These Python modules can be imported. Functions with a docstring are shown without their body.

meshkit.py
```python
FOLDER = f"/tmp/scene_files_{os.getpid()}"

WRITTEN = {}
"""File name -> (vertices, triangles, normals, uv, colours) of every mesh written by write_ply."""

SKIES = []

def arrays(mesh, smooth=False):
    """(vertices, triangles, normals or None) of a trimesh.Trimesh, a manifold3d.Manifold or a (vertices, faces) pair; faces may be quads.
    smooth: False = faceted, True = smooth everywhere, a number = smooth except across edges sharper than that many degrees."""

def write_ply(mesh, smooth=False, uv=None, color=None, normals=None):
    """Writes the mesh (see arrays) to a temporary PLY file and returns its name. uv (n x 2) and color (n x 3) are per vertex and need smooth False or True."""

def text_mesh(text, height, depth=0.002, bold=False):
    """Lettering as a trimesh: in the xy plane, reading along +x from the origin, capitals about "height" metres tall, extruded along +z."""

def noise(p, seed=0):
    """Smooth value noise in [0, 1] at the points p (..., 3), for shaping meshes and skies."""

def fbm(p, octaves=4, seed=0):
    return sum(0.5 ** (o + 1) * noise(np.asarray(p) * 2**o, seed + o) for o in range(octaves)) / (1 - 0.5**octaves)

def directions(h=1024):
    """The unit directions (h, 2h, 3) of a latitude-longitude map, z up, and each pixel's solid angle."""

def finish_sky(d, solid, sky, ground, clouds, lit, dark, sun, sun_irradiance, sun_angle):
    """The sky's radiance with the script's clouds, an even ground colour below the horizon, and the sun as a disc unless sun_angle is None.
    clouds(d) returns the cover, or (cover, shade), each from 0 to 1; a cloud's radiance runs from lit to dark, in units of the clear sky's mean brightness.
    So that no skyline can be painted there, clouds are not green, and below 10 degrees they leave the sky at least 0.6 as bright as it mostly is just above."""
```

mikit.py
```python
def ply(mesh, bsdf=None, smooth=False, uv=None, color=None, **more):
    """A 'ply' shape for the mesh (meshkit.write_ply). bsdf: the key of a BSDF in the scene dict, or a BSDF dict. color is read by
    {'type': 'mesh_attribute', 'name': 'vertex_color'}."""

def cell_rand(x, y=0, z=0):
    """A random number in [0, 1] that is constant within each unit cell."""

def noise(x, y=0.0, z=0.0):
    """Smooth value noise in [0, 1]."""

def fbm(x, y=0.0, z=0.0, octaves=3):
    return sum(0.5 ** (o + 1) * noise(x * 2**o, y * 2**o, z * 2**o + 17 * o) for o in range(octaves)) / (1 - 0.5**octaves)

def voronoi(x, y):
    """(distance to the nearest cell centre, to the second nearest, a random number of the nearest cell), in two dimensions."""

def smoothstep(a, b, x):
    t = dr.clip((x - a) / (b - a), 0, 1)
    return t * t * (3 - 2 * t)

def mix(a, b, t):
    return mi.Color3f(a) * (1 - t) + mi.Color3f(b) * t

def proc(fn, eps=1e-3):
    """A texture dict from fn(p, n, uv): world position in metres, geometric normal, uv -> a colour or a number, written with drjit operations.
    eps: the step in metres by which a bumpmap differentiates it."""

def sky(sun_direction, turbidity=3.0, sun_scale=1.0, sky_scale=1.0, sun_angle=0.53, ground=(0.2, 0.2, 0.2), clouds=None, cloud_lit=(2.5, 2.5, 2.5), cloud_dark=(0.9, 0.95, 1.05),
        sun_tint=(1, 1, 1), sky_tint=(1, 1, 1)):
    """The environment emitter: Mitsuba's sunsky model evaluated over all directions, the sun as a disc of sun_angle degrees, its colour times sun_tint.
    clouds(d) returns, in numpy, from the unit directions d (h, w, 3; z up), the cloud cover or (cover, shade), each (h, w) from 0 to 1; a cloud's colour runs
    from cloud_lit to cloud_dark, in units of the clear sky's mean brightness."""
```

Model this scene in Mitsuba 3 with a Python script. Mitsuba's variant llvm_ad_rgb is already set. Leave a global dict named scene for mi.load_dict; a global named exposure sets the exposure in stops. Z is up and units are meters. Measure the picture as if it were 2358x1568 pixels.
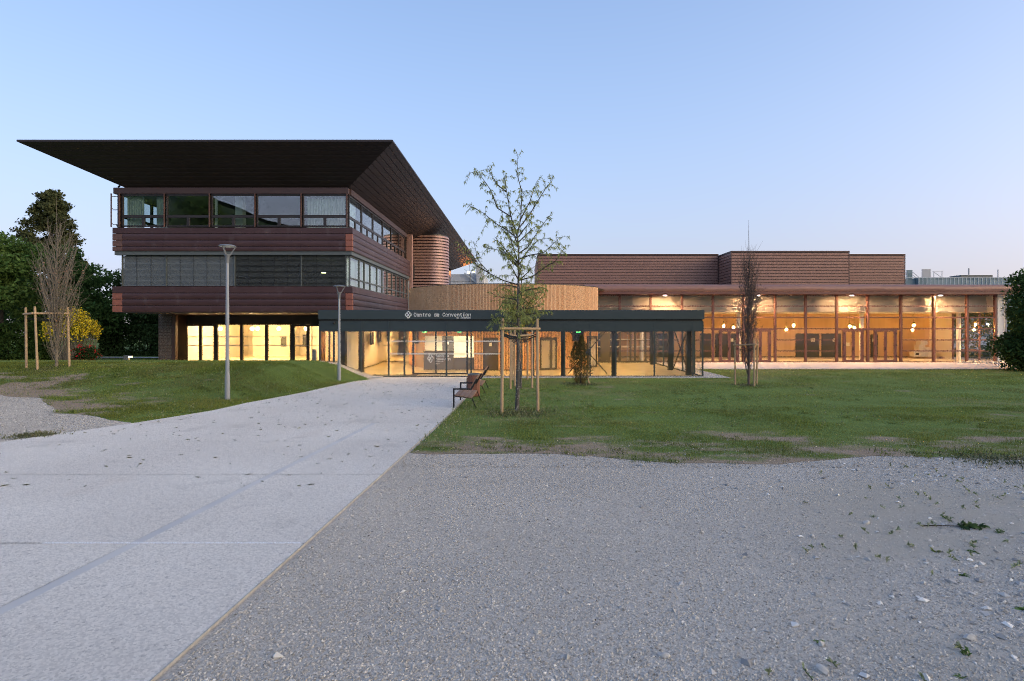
import math, random
import numpy as np, trimesh, shapely
import drjit as dr
import mitsuba as mi, mikit, meshkit
from shapely.geometry import Polygon, box as sbox
from mikit import noise, fbm, voronoi, cell_rand, smoothstep, mix, proc

T = mi.ScalarTransform4f
PI = math.pi
scene, labels = {}, {}

# ------------------------------------------------------------------ camera, sky, exposure
CAM = np.array([0.0, 0.0, 2.75])
scene['camera'] = {'type': 'perspective', 'fov': 2 * math.degrees(math.atan(1179 / 1300)), 'fov_axis': 'x', 'near_clip': 0.1, 'far_clip': 12000.0,
                   'principal_point_offset_x': -0.011, 'principal_point_offset_y': 0.0198,
                   'to_world': T().look_at(CAM.tolist(), [0, 10, 2.75], [0, 0, 1])}
el, az = math.radians(10), math.radians(117)
def haze_band(d):
    # thin evening haze, pinkish, thickest at the horizon all the way round
    e = np.degrees(np.arcsin(np.clip(d[..., 2], 0, 1)))
    return 0.36 * np.exp(-e / 7.0) * (0.85 + 0.3 * meshkit.fbm(d * np.array([2.0, 2.0, 9.0]), 3, 5)), 0 * e
scene['sky'] = mikit.sky([math.cos(el) * math.sin(az), math.cos(el) * math.cos(az), math.sin(el)], turbidity=8, sun_scale=0.0, sky_scale=1.0, clouds=haze_band, cloud_lit=(1.60, 1.38, 1.38),
                         sky_tint=(1.14, 1.31, 1.83), ground=(0.18, 0.19, 0.16))
exposure = 3.08

# ------------------------------------------------------------------ materials
def rgb(c): return {'type': 'rgb', 'value': [float(x) for x in c]}
def pr(c, rough=0.6, metal=0.0, spec=0.5, two=True, **k):
    b = {'type': 'principled', 'base_color': c if isinstance(c, dict) else rgb(c), 'roughness': rough, 'metallic': metal, 'specular': spec, **k}
    return {'type': 'twosided', 'bsdf': b} if two else b
def bump(b, fn, scale, eps=1e-3):
    return {'type': 'twosided', 'bsdf': {'type': 'bumpmap', 'arbitrary': proc(fn, eps), 'scale': scale, 'bsdf': b['bsdf'] if b['type'] == 'twosided' else b}}
MAT = {}
def mat(name, b):
    scene['m_' + name] = b
    MAT[name] = 'm_' + name

def f_copper(p, n, uv):
    k = cell_rand(dr.floor(p.x / 3.05 + p.y / 3.07), dr.floor(p.z * 2.3), 3)
    a = fbm(p.x * 0.8, p.y * 0.8, p.z * 1.2, 3)
    s = smoothstep(0.60, 0.78, fbm(p.x * 2.3 + 9, p.y * 2.3, p.z * 1.1, 4))
    c = mix([0.066, 0.031, 0.032], [0.108, 0.057, 0.057], a * 0.7 + k * 0.3)
    return c * (1 - 0.35 * s) + mi.Color3f(0.17, 0.13, 0.135) * (0.35 * s)
mat('copper_dark', pr(proc(f_copper), 0.42, 0.35))
mat('copper_red', pr((0.33, 0.12, 0.085), 0.5, 0.25))
mat('copper_brown', pr((0.155, 0.082, 0.07), 0.5, 0.25))
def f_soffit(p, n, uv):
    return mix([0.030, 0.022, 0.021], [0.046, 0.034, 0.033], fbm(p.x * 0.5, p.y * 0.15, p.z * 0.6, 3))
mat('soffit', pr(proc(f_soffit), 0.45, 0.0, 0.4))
mat('turret', pr((0.52, 0.31, 0.265), 0.40, 0.4))
mat('fascia_brown', pr((0.095, 0.058, 0.055), 0.45, 0.3))
def f_clad(p, n, uv):
    a = fbm(p.x * 0.35, p.y * 0.35, p.z * 0.7, 3)
    return mix([0.275, 0.142, 0.112], [0.335, 0.182, 0.146], a)
mat('hall_clad', pr(proc(f_clad), 0.42, 0.15))
mat('hall_frame', pr((0.17, 0.078, 0.066), 0.42, 0.1))
mat('frame_dark', pr((0.030, 0.023, 0.023), 0.4))
mat('frame_black', pr((0.018, 0.019, 0.020), 0.4))
mat('anthracite', pr((0.036, 0.052, 0.058), 0.42))
mat('shutter_grey', pr((0.10, 0.115, 0.12), 0.5))
mat('slat_grey', pr((0.125, 0.142, 0.150), 0.5))
mat('dark_void', pr((0.020, 0.020, 0.022), 0.7))
mat('dark_matte', pr((0.022, 0.018, 0.016), 1.0, 0, 0.0))
mat('room_grey', pr((0.12, 0.13, 0.135), 0.8))
mat('room_pale', pr((0.55, 0.54, 0.52), 0.8))
mat('white_wall', pr((0.80, 0.77, 0.70), 0.7))
mat('ceiling', pr((0.75, 0.72, 0.66), 0.8))
mat('bulkhead_grey', pr((0.46, 0.45, 0.41), 0.6))
mat('curtain', pr((0.72, 0.72, 0.70), 0.9))
mat('blind_white', pr((0.86, 0.88, 0.92), 0.6))
mat('glass', {'type': 'thindielectric', 'int_ior': 1.55})
mat('glass_strong', {'type': 'thindielectric', 'int_ior': 1.95, 'specular_transmittance': {'type': 'rgb', 'value': [0.50, 0.62, 0.62]}})
mat('glass_amber', {'type': 'thindielectric', 'int_ior': 1.5, 'specular_transmittance': {'type': 'rgb', 'value': [1.0, 0.78, 0.45]}})
mat('frosted', {'type': 'principledthin', 'base_color': {'type': 'rgb', 'value': [0.9, 0.88, 0.8]}, 'roughness': 0.5, 'diff_trans': 1.3, 'spec_trans': 0.0, 'eta': 1.4})
mat('white_decal', pr((0.82, 0.82, 0.80), 0.6))
mat('frost_band', pr((0.70, 0.68, 0.62), 0.5))
def f_timber(p, n, uv):
    g = fbm(p.x * 7, p.y * 7, p.z * 0.5, 3)
    k = noise(p.x * 3.1, p.y * 3.1, 2)
    kn = 0.5 * smoothstep(0.84, 0.90, noise(p.x * 14, p.y * 14, p.z * 7))
    c = mix([0.68, 0.37, 0.175], [0.82, 0.52, 0.29], g * 0.55 + k * 0.45)
    return c * (1 - 0.55 * kn) + mi.Color3f(0.16, 0.08, 0.045) * (0.55 * kn)
mat('timber', pr(proc(f_timber), 0.6))
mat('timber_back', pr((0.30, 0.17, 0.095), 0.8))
def f_panel(p, n, uv):
    g = fbm(p.x * 4, p.y * 4, p.z * 0.3, 3)
    k = cell_rand(dr.floor(p.x / 0.6), 1, 4)
    return mix([0.50, 0.325, 0.175], [0.65, 0.455, 0.265], g * 0.65 + 0.35 * k)
mat('hall_timber', pr(proc(f_panel), 0.45))
mat('floor_warm', pr(proc(lambda p, n, uv: mix([0.36, 0.30, 0.20], [0.47, 0.40, 0.28], fbm(p.x * 1.7, p.y * 1.7, 0, 4))), 0.22))
mat('floor_pale', pr((0.55, 0.47, 0.36), 0.35))
mat('door_brown', pr((0.085, 0.070, 0.055), 0.5))
mat('door_dark', pr((0.035, 0.032, 0.032), 0.5))
mat('desk_grey', pr((0.11, 0.10, 0.095), 0.5))
mat('screen', pr((0.012, 0.012, 0.013), 0.12))
mat('paper', pr((0.78, 0.76, 0.70), 0.8))
mat('box_white', pr((0.72, 0.68, 0.60), 0.8))
mat('pallet', pr((0.42, 0.30, 0.18), 0.8))
mat('sign_green', pr((0.03, 0.32, 0.14), 0.5))
mat('brick', pr(proc(lambda p, n, uv: mix([0.070, 0.052, 0.043], [0.15, 0.105, 0.080], cell_rand(dr.floor(p.x * 4.7), dr.floor(p.z * 13.2), dr.floor(p.y * 4.7)) * 0.6 + 0.4 * noise(p.x * 40, p.y * 40, p.z * 40))), 0.8))
mat('mortar', pr((0.36, 0.33, 0.29), 0.9))
mat('brown_post', pr((0.085, 0.045, 0.032), 0.5))
mat('steel_grey', pr((0.30, 0.32, 0.35), 0.42, 0.1))
mat('steel_mid', pr((0.17, 0.18, 0.195), 0.45, 0.1))
mat('steel_dark', pr((0.12, 0.125, 0.13), 0.5))
mat('black_metal', pr((0.014, 0.014, 0.016), 0.4))
mat('amber_lens', pr((0.60, 0.36, 0.14), 0.4))
def f_stake(p, n, uv):
    g = fbm(p.x * 30, p.y * 30, p.z * 1.2, 3)
    st = smoothstep(0.62, 0.72, fbm(p.x * 7 + 3, p.y * 7, p.z * 1.6, 3))
    c = mix([0.36, 0.235, 0.13], [0.56, 0.40, 0.25], g)
    return c * (1 - 0.4 * st) + mi.Color3f(0.20, 0.17, 0.14) * (0.4 * st)
mat('stake', pr(proc(f_stake), 0.75))
mat('tie', pr((0.02, 0.02, 0.022), 0.8))
mat('bench_wood', pr(proc(lambda p, n, uv: mix([0.17, 0.10, 0.068], [0.27, 0.17, 0.115], fbm(p.x * 30, p.y * 2, p.z * 30, 3))), 0.6))
mat('bin_wood', pr(proc(lambda p, n, uv: mix([0.17, 0.065, 0.042], [0.29, 0.125, 0.085], cell_rand(dr.floor(p.x * 26), dr.floor(p.y * 26), 3) * 0.6 + 0.4 * fbm(p.x * 40, p.y * 40, p.z * 3, 3))), 0.6))
def f_bark(p, n, uv):
    li = smoothstep(0.60, 0.68, fbm(p.x * 30, p.y * 30, p.z * 16, 3))
    c = mix([0.045, 0.040, 0.037], [0.11, 0.10, 0.092], fbm(p.x * 40, p.y * 40, p.z * 9, 3))
    return c * (1 - 0.75 * li) + mi.Color3f(0.33, 0.33, 0.30) * (0.75 * li)
mat('bark', pr(proc(f_bark), 0.9))
mat('bark_plain', pr((0.055, 0.046, 0.04), 0.9))
mat('bark_grey', pr((0.19, 0.16, 0.125), 0.9))
mat('bark_purple', pr((0.12, 0.088, 0.078), 0.9))
VC = {'type': 'mesh_attribute', 'name': 'vertex_color'}
mat('stone_grey', pr(proc(lambda p, n, uv: mix([0.36, 0.34, 0.31], [0.54, 0.52, 0.48], fbm(p.x * 60, p.y * 60, p.z * 60, 3))), 0.85))
mat('leaf', {'type': 'principledthin', 'base_color': VC, 'roughness': 0.6, 'diff_trans': 0.5, 'spec_trans': 0.0, 'eta': 1.4})
mat('leaf_young', {'type': 'principledthin', 'base_color': VC, 'roughness': 0.6, 'diff_trans': 1.0, 'spec_trans': 0.0, 'eta': 1.35})
mat('vcol', pr(dict(VC), 0.9, 0, 0.25))
mat('stone', pr(dict(VC), 0.85, 0, 0.3))

def f_path(p, n, uv):
    d1, d2, r = voronoi(p.x * 62, p.y * 62)
    e1, e2, q = voronoi(p.x * 24 + 5, p.y * 24)
    big = fbm(p.x * 0.45, p.y * 0.45, 0, 4)
    c = mix([0.50, 0.455, 0.40], [0.63, 0.585, 0.52], big)
    c = c * (0.82 + 0.32 * r)
    sp = smoothstep(0.90, 0.93, q) * smoothstep(0.42, 0.34, e1)
    st = smoothstep(0.66, 0.80, fbm(p.x * 1.1 + 4, p.y * 1.1, 0, 4))
    c = c * (1 - 0.12 * st)
    ru = smoothstep(0.70, 0.80, fbm(p.x * 0.8 + 31, p.y * 0.35, 0, 5))
    c = c * (1 - 0.16 * ru) + mi.Color3f(0.42, 0.33, 0.25) * (0.16 * ru)
    return c * (1 - 0.30 * sp) + mi.Color3f(0.18, 0.165, 0.15) * (0.30 * sp)
mat('path', pr(proc(f_path), 0.8))
mat('path_edge', pr(proc(lambda p, n, uv: mix([0.27, 0.255, 0.235], [0.42, 0.40, 0.375], fbm(p.x * 30, p.y * 30, p.z * 30, 3))), 0.85))
mat('path_strip', pr(proc(lambda p, n, uv: mix([0.43, 0.425, 0.42], [0.56, 0.54, 0.51], fbm(p.x * 2, p.y * 2, 0, 4))), 0.85, 0, 0.2))
mat('joint_white', pr((0.80, 0.82, 0.86), 0.5))
mat('terrace', pr(proc(lambda p, n, uv: mix([0.40, 0.365, 0.33], [0.50, 0.46, 0.425], fbm(p.x * 1.3, p.y * 1.3, 0, 5))), 0.7))
def f_gravel(p, n, uv):
    d1, d2, r = voronoi(p.x * 85, p.y * 85)
    e1, e2, q = voronoi(p.x * 40 + 11, p.y * 40)
    g = r * 0.6 + q * 0.4
    c = mix([0.30, 0.272, 0.235], [0.54, 0.498, 0.44], g)
    c = c * (0.88 + 0.26 * fbm(p.x * 0.7, p.y * 0.7, 2, 4))
    s = sand_mask(p.x, p.y, fbm, smoothstep)
    f = noise(p.x * 300, p.y * 300)
    sand = mix([0.31, 0.275, 0.22], [0.44, 0.395, 0.325], f)
    return c * (1 - 0.7 * s) + sand * (0.7 * s)
def h_gravel(p, n, uv):
    d1, d2, r = voronoi(p.x * 85, p.y * 85)
    return (1 - d1) * (0.4 + 0.6 * r)
mat('gravel', bump(pr(proc(f_gravel), 0.9, 0, 0.3), h_gravel, 0.007, 2e-3))
def soil_mask(x, y, fb, ss, mx, ab, sel):
    # bare soil: the worn border next to the gravel, and single worn spots
    e = fb(x * 0.9 + 1.7, y * 1.5, 3, 5)
    w = ss(-0.10, 0.24, e - 0.29 - 0.098 * mx(y - 10.3, 0))
    gl = 16.2 + 0.66 * mx(-12.1 - x, 0)
    gl = sel(gl > 20.6, 20.6, gl)
    v = ss(-0.08, 0.20, e - 0.27 - 0.105 * mx(y - gl, 0)) * ss(-12.2, -13.4, x)
    w = sel(x < -3, v, w)
    return mx(w, 0.7 * ss(0.70, 0.86, fb(x * 0.55 + 20, y * 0.7, 0, 5)))
def fbm_np(x, y, z, octaves=3):
    # the same noise as mikit.fbm, for placing blades and stones
    x, y = np.asarray(x, float), np.asarray(y, float)
    return sum(0.5 ** (o + 1) * meshkit.noise(np.stack([x * 2 ** o + 1e6, y * 2 ** o + 1e6, np.full_like(x, z * 2 ** o + 17 * o + 1e6)], -1)) for o in range(octaves)) / (1 - 0.5 ** octaves)
def ss_np(a, b, x):
    t = np.clip((x - a) / (b - a), 0, 1); return t * t * (3 - 2 * t)
def soil_np(x, y): return soil_mask(x, y, fbm_np, ss_np, np.maximum, np.abs, np.where)
def sand_mask(x, y, fb, ss): return ss(0.47, 0.66, fb(x * 0.42 + 7.3, y * 0.42, 0, 4)) * ss(0.6, 3.6, x - 0.15 * y)
def f_lawn(p, n, uv):
    a = fbm(p.x * 0.30, p.y * 0.30, 0, 4)
    b = fbm(p.x * 2.2 + 3, p.y * 2.2, 0, 4)
    f = noise(p.x * 55, p.y * 55)
    g = mix([0.066, 0.108, 0.026], [0.140, 0.195, 0.052], 0.5 * b + 0.5 * f)
    dry = mix([0.15, 0.125, 0.055], [0.20, 0.165, 0.085], f)
    k = smoothstep(0.50, 0.72, a * 0.6 + b * 0.4)
    g = g * (1 - 0.5 * k) + dry * (0.5 * k)
    soil = mix([0.17, 0.12, 0.08], [0.31, 0.245, 0.18], f * 0.6 + 0.4 * b)
    w = soil_mask(p.x, p.y, fbm, smoothstep, dr.maximum, dr.abs, dr.select)
    return g * (1 - w) + soil * w
mat('lawn', pr(proc(f_lawn), 0.95, 0, 0.2))
mat('pebble_strip', pr(proc(lambda p, n, uv: mix([0.30, 0.30, 0.29], [0.62, 0.60, 0.57], voronoi(p.x * 22, p.y * 22)[2])), 0.8))
mat('hill', pr(proc(lambda p, n, uv: mix([0.040, 0.072, 0.038], [0.090, 0.120, 0.070], fbm(p.x * 0.006, p.y * 0.006, p.z * 0.012, 5))), 1.0, 0, 0.0))
mat('grey_panel', pr((0.42, 0.42, 0.43), 0.6))
mat('office_glass', pr(proc(lambda p, n, uv: mix([0.10, 0.16, 0.19], [0.20, 0.27, 0.30], cell_rand(dr.floor(p.x / 2.1), dr.floor(p.z / 1.9), 2))), 0.25))
mat('office_frame', pr((0.42, 0.47, 0.50), 0.5))

# ------------------------------------------------------------------ geometry helpers
BF = np.array([[0, 1, 3], [0, 3, 2], [4, 6, 7], [4, 7, 5], [0, 4, 5], [0, 5, 1], [2, 3, 7], [2, 7, 6], [0, 2, 6], [0, 6, 4], [1, 5, 7], [1, 7, 3]])
def B(x0, x1, y0, y1, z0, z1):
    return (np.array([[x, y, z] for x in (x0, x1) for y in (y0, y1) for z in (z0, z1)], float), BF)
def CB(x0, x1, y0, y1, z0, z1, c=0.01):
    """box with chamfered edges"""
    p = []
    for sx, X in ((1, x0), (-1, x1)):
        for sy, Y in ((1, y0), (-1, y1)):
            for sz, Z in ((1, z0), (-1, z1)):
                p += [[X + sx * c, Y + sy * c, Z], [X + sx * c, Y, Z + sz * c], [X, Y + sy * c, Z + sz * c]]
    h = trimesh.convex.convex_hull(np.array(p))
    return (np.array(h.vertices), np.array(h.faces))
def cat(parts):
    v, f, o = [], [], 0
    for a, b in parts:
        v.append(a); f.append(np.asarray(b) + o); o += len(a)
    return (np.vstack(v), np.vstack(f))
def tm(m): return (np.array(m.vertices), np.array(m.faces))
def bar(p, q, w, h=None, up=(0, 0, 1)):
    """square bar from p to q"""
    p, q = np.array(p, float), np.array(q, float)
    h = h or w
    z = q - p; L = np.linalg.norm(z); z /= L
    u = np.array(up, float)
    if abs(z @ u) > 0.98: u = np.array([0, 1.0, 0])
    x = np.cross(z, u); x /= np.linalg.norm(x); y = np.cross(z, x)
    v = np.array([p + sx * x * w / 2 + sy * y * h / 2 + t * z * L for sx in (-1, 1) for sy in (-1, 1) for t in (0, 1)])
    return (v, BF)
def tube(pts, rad, n=6, cap=True):
    pts = np.asarray(pts, float); k = len(pts)
    rad = np.broadcast_to(np.asarray(rad, float), (k,))
    t = np.gradient(pts, axis=0); t /= np.linalg.norm(t, axis=1, keepdims=True) + 1e-12
    ref = np.array([0.9, 0.3, 0.1]) if abs(t[0][2]) > 0.5 else np.array([0, 0, 1.0])
    x = np.cross(t, ref); x /= np.linalg.norm(x, axis=1, keepdims=True) + 1e-12
    y = np.cross(t, x)
    a = np.arange(n) * 2 * PI / n
    ring = pts[:, None] + rad[:, None, None] * (np.cos(a)[None, :, None] * x[:, None] + np.sin(a)[None, :, None] * y[:, None])
    v = ring.reshape(-1, 3)
    i = np.arange(n); f = []
    for r in range(k - 1):
        p0, p1 = r * n + i, r * n + (i + 1) % n
        f += [np.stack([p0, p1, p1 + n], 1), np.stack([p0, p1 + n, p0 + n], 1)]
    f = np.vstack(f)
    if cap:
        v = np.vstack([v, pts[0], pts[-1]]); m = k * n
        f = np.vstack([f, np.stack([np.full(n, m), (i + 1) % n, i], 1), np.stack([np.full(n, m + 1), (k - 1) * n + i, (k - 1) * n + (i + 1) % n], 1)])
    return (v, f)
def lathe(prof, n=24, c=(0, 0, 0), a0=0.0, a1=2 * PI):
    """prof: (r, z) list; surface of revolution about z"""
    prof = np.array(prof, float); full = abs(a1 - a0 - 2 * PI) < 1e-6
    m = n if full else n + 1
    a = a0 + (a1 - a0) * np.arange(m) / n
    v = np.stack([prof[None, :, 0] * np.cos(a)[:, None], prof[None, :, 0] * np.sin(a)[:, None], np.broadcast_to(prof[None, :, 1], (m, len(prof)))], -1).reshape(-1, 3) + np.array(c, float)
    k = len(prof); f = []
    for s in range(n):
        s1 = (s + 1) % m
        for j in range(k - 1):
            p, q = s * k + j, s1 * k + j
            f += [[p, q, q + 1], [p, q + 1, p + 1]]
    return (v, np.array(f))
def extr(poly, z0, z1):
    m = trimesh.creation.extrude_polygon(poly, z1 - z0, engine='earcut')
    m.apply_translation([0, 0, z0]); return tm(m)
def move(m, dx=0, dy=0, dz=0, rz=0.0):
    v = np.array(m[0]); c, s = math.cos(rz), math.sin(rz)
    v = v @ np.array([[c, s, 0], [-s, c, 0], [0, 0, 1]]) + np.array([dx, dy, dz]); return (v, m[1])
def ico(r=1.0, sub=1, c=(0, 0, 0)):
    m = trimesh.creation.icosphere(subdivisions=sub, radius=r); return (np.array(m.vertices) + np.array(c), np.array(m.faces))

# ------------------------------------------------------------------ scene bookkeeping
used = {}
def num(name):
    k = used.get(name, 0); used[name] = k + 1
    return name if k == 0 else f'{name}_{k:03d}'
def thing(name, label, cat_, group=None):
    k = num(name); labels[k] = {'label': label, 'category': cat_}
    if group: labels[k]['group'] = group
    return k
def part(parent, name, mesh, m, smooth=False, label=None, kind=None, color=None, **more):
    k = num(parent + '__' + name)
    scene[k] = mikit.ply(mesh, MAT[m], smooth=smooth, color=color, **more)
    if label or kind:
        labels[k] = {}
        if label: labels[k]['label'] = label
        if kind: labels[k]['kind'] = kind
    return k
def single(name, label, cat_, mesh, m, smooth=False, group=None, color=None, **more):
    k = thing(name, label, cat_, group)
    scene[k] = mikit.ply(mesh, MAT[m], smooth=smooth, color=color, **more); return k
def struct(name, mesh, m, smooth=False, **more):
    k = num(name); scene[k] = mikit.ply(mesh, MAT[m], smooth=smooth, **more)
    labels[k] = {'kind': 'structure'}; return k
def stuff(name, label, cat_, mesh, m, color=None):
    k = num(name); scene[k] = mikit.ply(mesh, MAT[m], color=color)
    labels[k] = {'kind': 'stuff', 'label': label, 'category': cat_}; return k
def emit(c): return {'type': 'area', 'radiance': rgb(c)}

def sm(a, b, x):
    t = np.clip((np.asarray(x, float) - a) / (b - a), 0, 1); return t * t * (3 - 2 * t)
PATH_L = np.array([(-12, -14.5), (6, -12.6), (12.1, -11.2), (15.2, -10.45), (18, -9.95), (20.2, -9.9), (24, -9.15), (25.5, -9.0), (28.4, -8.54), (30, -7.76), (31, -7.6), (60, -7.6)])
PATH_R = -2.25
def path_left(y): return np.interp(y, PATH_L[:, 0], PATH_L[:, 1])
def ground_z(x, y):
    x, y = np.asarray(x, float), np.asarray(y, float)
    s = 0.73 - 0.0377 * np.maximum(y, -8)
    z = 0.06 * np.logaddexp(0, s / 0.06)
    z = np.where(y < -8, z + 0, z)
    m = sm(17.0, 27.0, y) * (1 - sm(29.5, 36.5, y)) * sm(0.2, 3.3, path_left(y) - x) * (1 - sm(-60, -34, -x) * 0) * (1 - sm(34, 60, -x))
    return z + 1.0 * m
def sheet(poly, step, zf, dz=0.0, org=(0, 0)):
    """grid triangulation of a polygon draped over zf"""
    x0, y0, x1, y1 = poly.bounds
    xs = np.arange(math.floor((x0 - org[0]) / step), math.ceil((x1 - org[0]) / step) + 1) * step + org[0]
    ys = np.arange(math.floor((y0 - org[1]) / step), math.ceil((y1 - org[1]) / step) + 1) * step + org[1]
    X, Y = np.meshgrid(xs, ys, indexing='ij')
    ins = shapely.contains_xy(poly, X.ravel(), Y.ravel()).reshape(X.shape)
    cnt = ins[:-1, :-1].astype(int) + ins[1:, :-1] + ins[:-1, 1:] + ins[1:, 1:]
    shapely.prepare(poly)
    V, F = [np.stack([X.ravel(), Y.ravel()], 1)], []
    n = len(ys)
    i, j = np.nonzero(cnt == 4)
    a = i * n + j
    F.append(np.vstack([np.stack([a, a + n, a + n + 1], 1), np.stack([a, a + n + 1, a + 1], 1)]))
    o = X.size
    cells = shapely.box(X[:-1, :-1].ravel(), Y[:-1, :-1].ravel(), X[1:, 1:].ravel(), Y[1:, 1:].ravel())
    cand = np.nonzero((cnt.ravel() < 4))[0]
    cand = cand[shapely.intersects(poly, cells[cand])]
    for c in cand:
        g = poly.intersection(cells[c])
        for q in getattr(g, 'geoms', [g]):
            if q.geom_type != 'Polygon' or q.area < 1e-6: continue
            v, f = trimesh.creation.triangulate_polygon(q, engine='earcut')
            V.append(np.array(v)[:, :2]); F.append(np.array(f) + o); o += len(v)
    V, F = np.vstack(V), np.vstack(F)
    u, inv = np.unique(F.ravel(), return_inverse=True)
    V, F = V[u], inv.reshape(-1, 3)
    V3 = np.column_stack([V, zf(V[:, 0], V[:, 1]) + dz])
    nrm = np.cross(V3[F[:, 1]] - V3[F[:, 0]], V3[F[:, 2]] - V3[F[:, 0]])[:, 2]
    F[nrm < 0] = F[nrm < 0][:, ::-1]
    return (V3, F)
# ------------------------------------------------------------------ the setting: ground, path, lawns, terraces, hill
rng = np.random.default_rng(7)
gx = np.unique(np.concatenate([[-6000, -2500, -900, -300, -140], np.arange(-80, -20, 2.0), np.arange(-20, 20, 0.4), np.arange(20, 80, 2.0), [80, 140, 300, 900, 2500, 6000]]))
gy = np.unique(np.concatenate([[-6000, -2500, -900, -300, -120, -60, -30], np.arange(-14, 40, 0.4), np.arange(40, 110, 2.0), [110, 180, 400, 1000, 2500, 6000]]))
GX, GY = np.meshgrid(gx, gy, indexing='ij')
GZ = ground_z(GX, GY) - 0.012
inside_build = (GX > -28) & (GX < 40) & (GY > 32)
GZ = np.where(inside_build, -0.09, GZ)
# path of washed concrete: slabs between joints, an inlaid strip, a pale joint profile
path_key = num('path'); labels[path_key] = {'kind': 'structure'}
outline = [(x, y) for y, x in PATH_L if y <= 31] + [(PATH_R, 31.0), (PATH_R, -12)]
path_poly = Polygon(outline)
PZ = 0.012
def path_z(x, y): return ground_z(np.minimum(np.maximum(x, path_left(y) + 0.0), 5), y)
strip = sbox(-4.06, -12, -3.94, 15.19)
cuts = [-12, -0.4, 2.7, 5.82, 8.96, 12.1, 15.2, 18.3, 21.4, 24.5, 27.6, 31.0]
for y0, y1 in zip(cuts[:-1], cuts[1:]):
    g = path_poly.intersection(sbox(-20, y0 + 0.009, 0, y1 - 0.009)).difference(strip)
    top = sheet(g, 0.5, path_z, PZ)
    part(path_key, 'slab', top, 'path')
part(path_key, 'inlay_strip', sheet(strip.intersection(path_poly), 0.5, path_z, PZ - 0.003), 'path_strip', label='smooth bluish strip let into the pale path')
ed = []
for y in np.arange(-12, 31, 0.5):
    z0, z1 = float(ground_z(PATH_R, y)), float(ground_z(PATH_R, y + 0.5))
    ed.append((np.array([[PATH_R + dx, yy, zz + h] for dx in (-0.009, 0.001) for yy, zz in ((y, z0), (y + 0.5, z1)) for h in (-0.06, PZ + 0.002)]), BF))
part(path_key, 'edging', cat(ed), 'path_edge')
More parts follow.
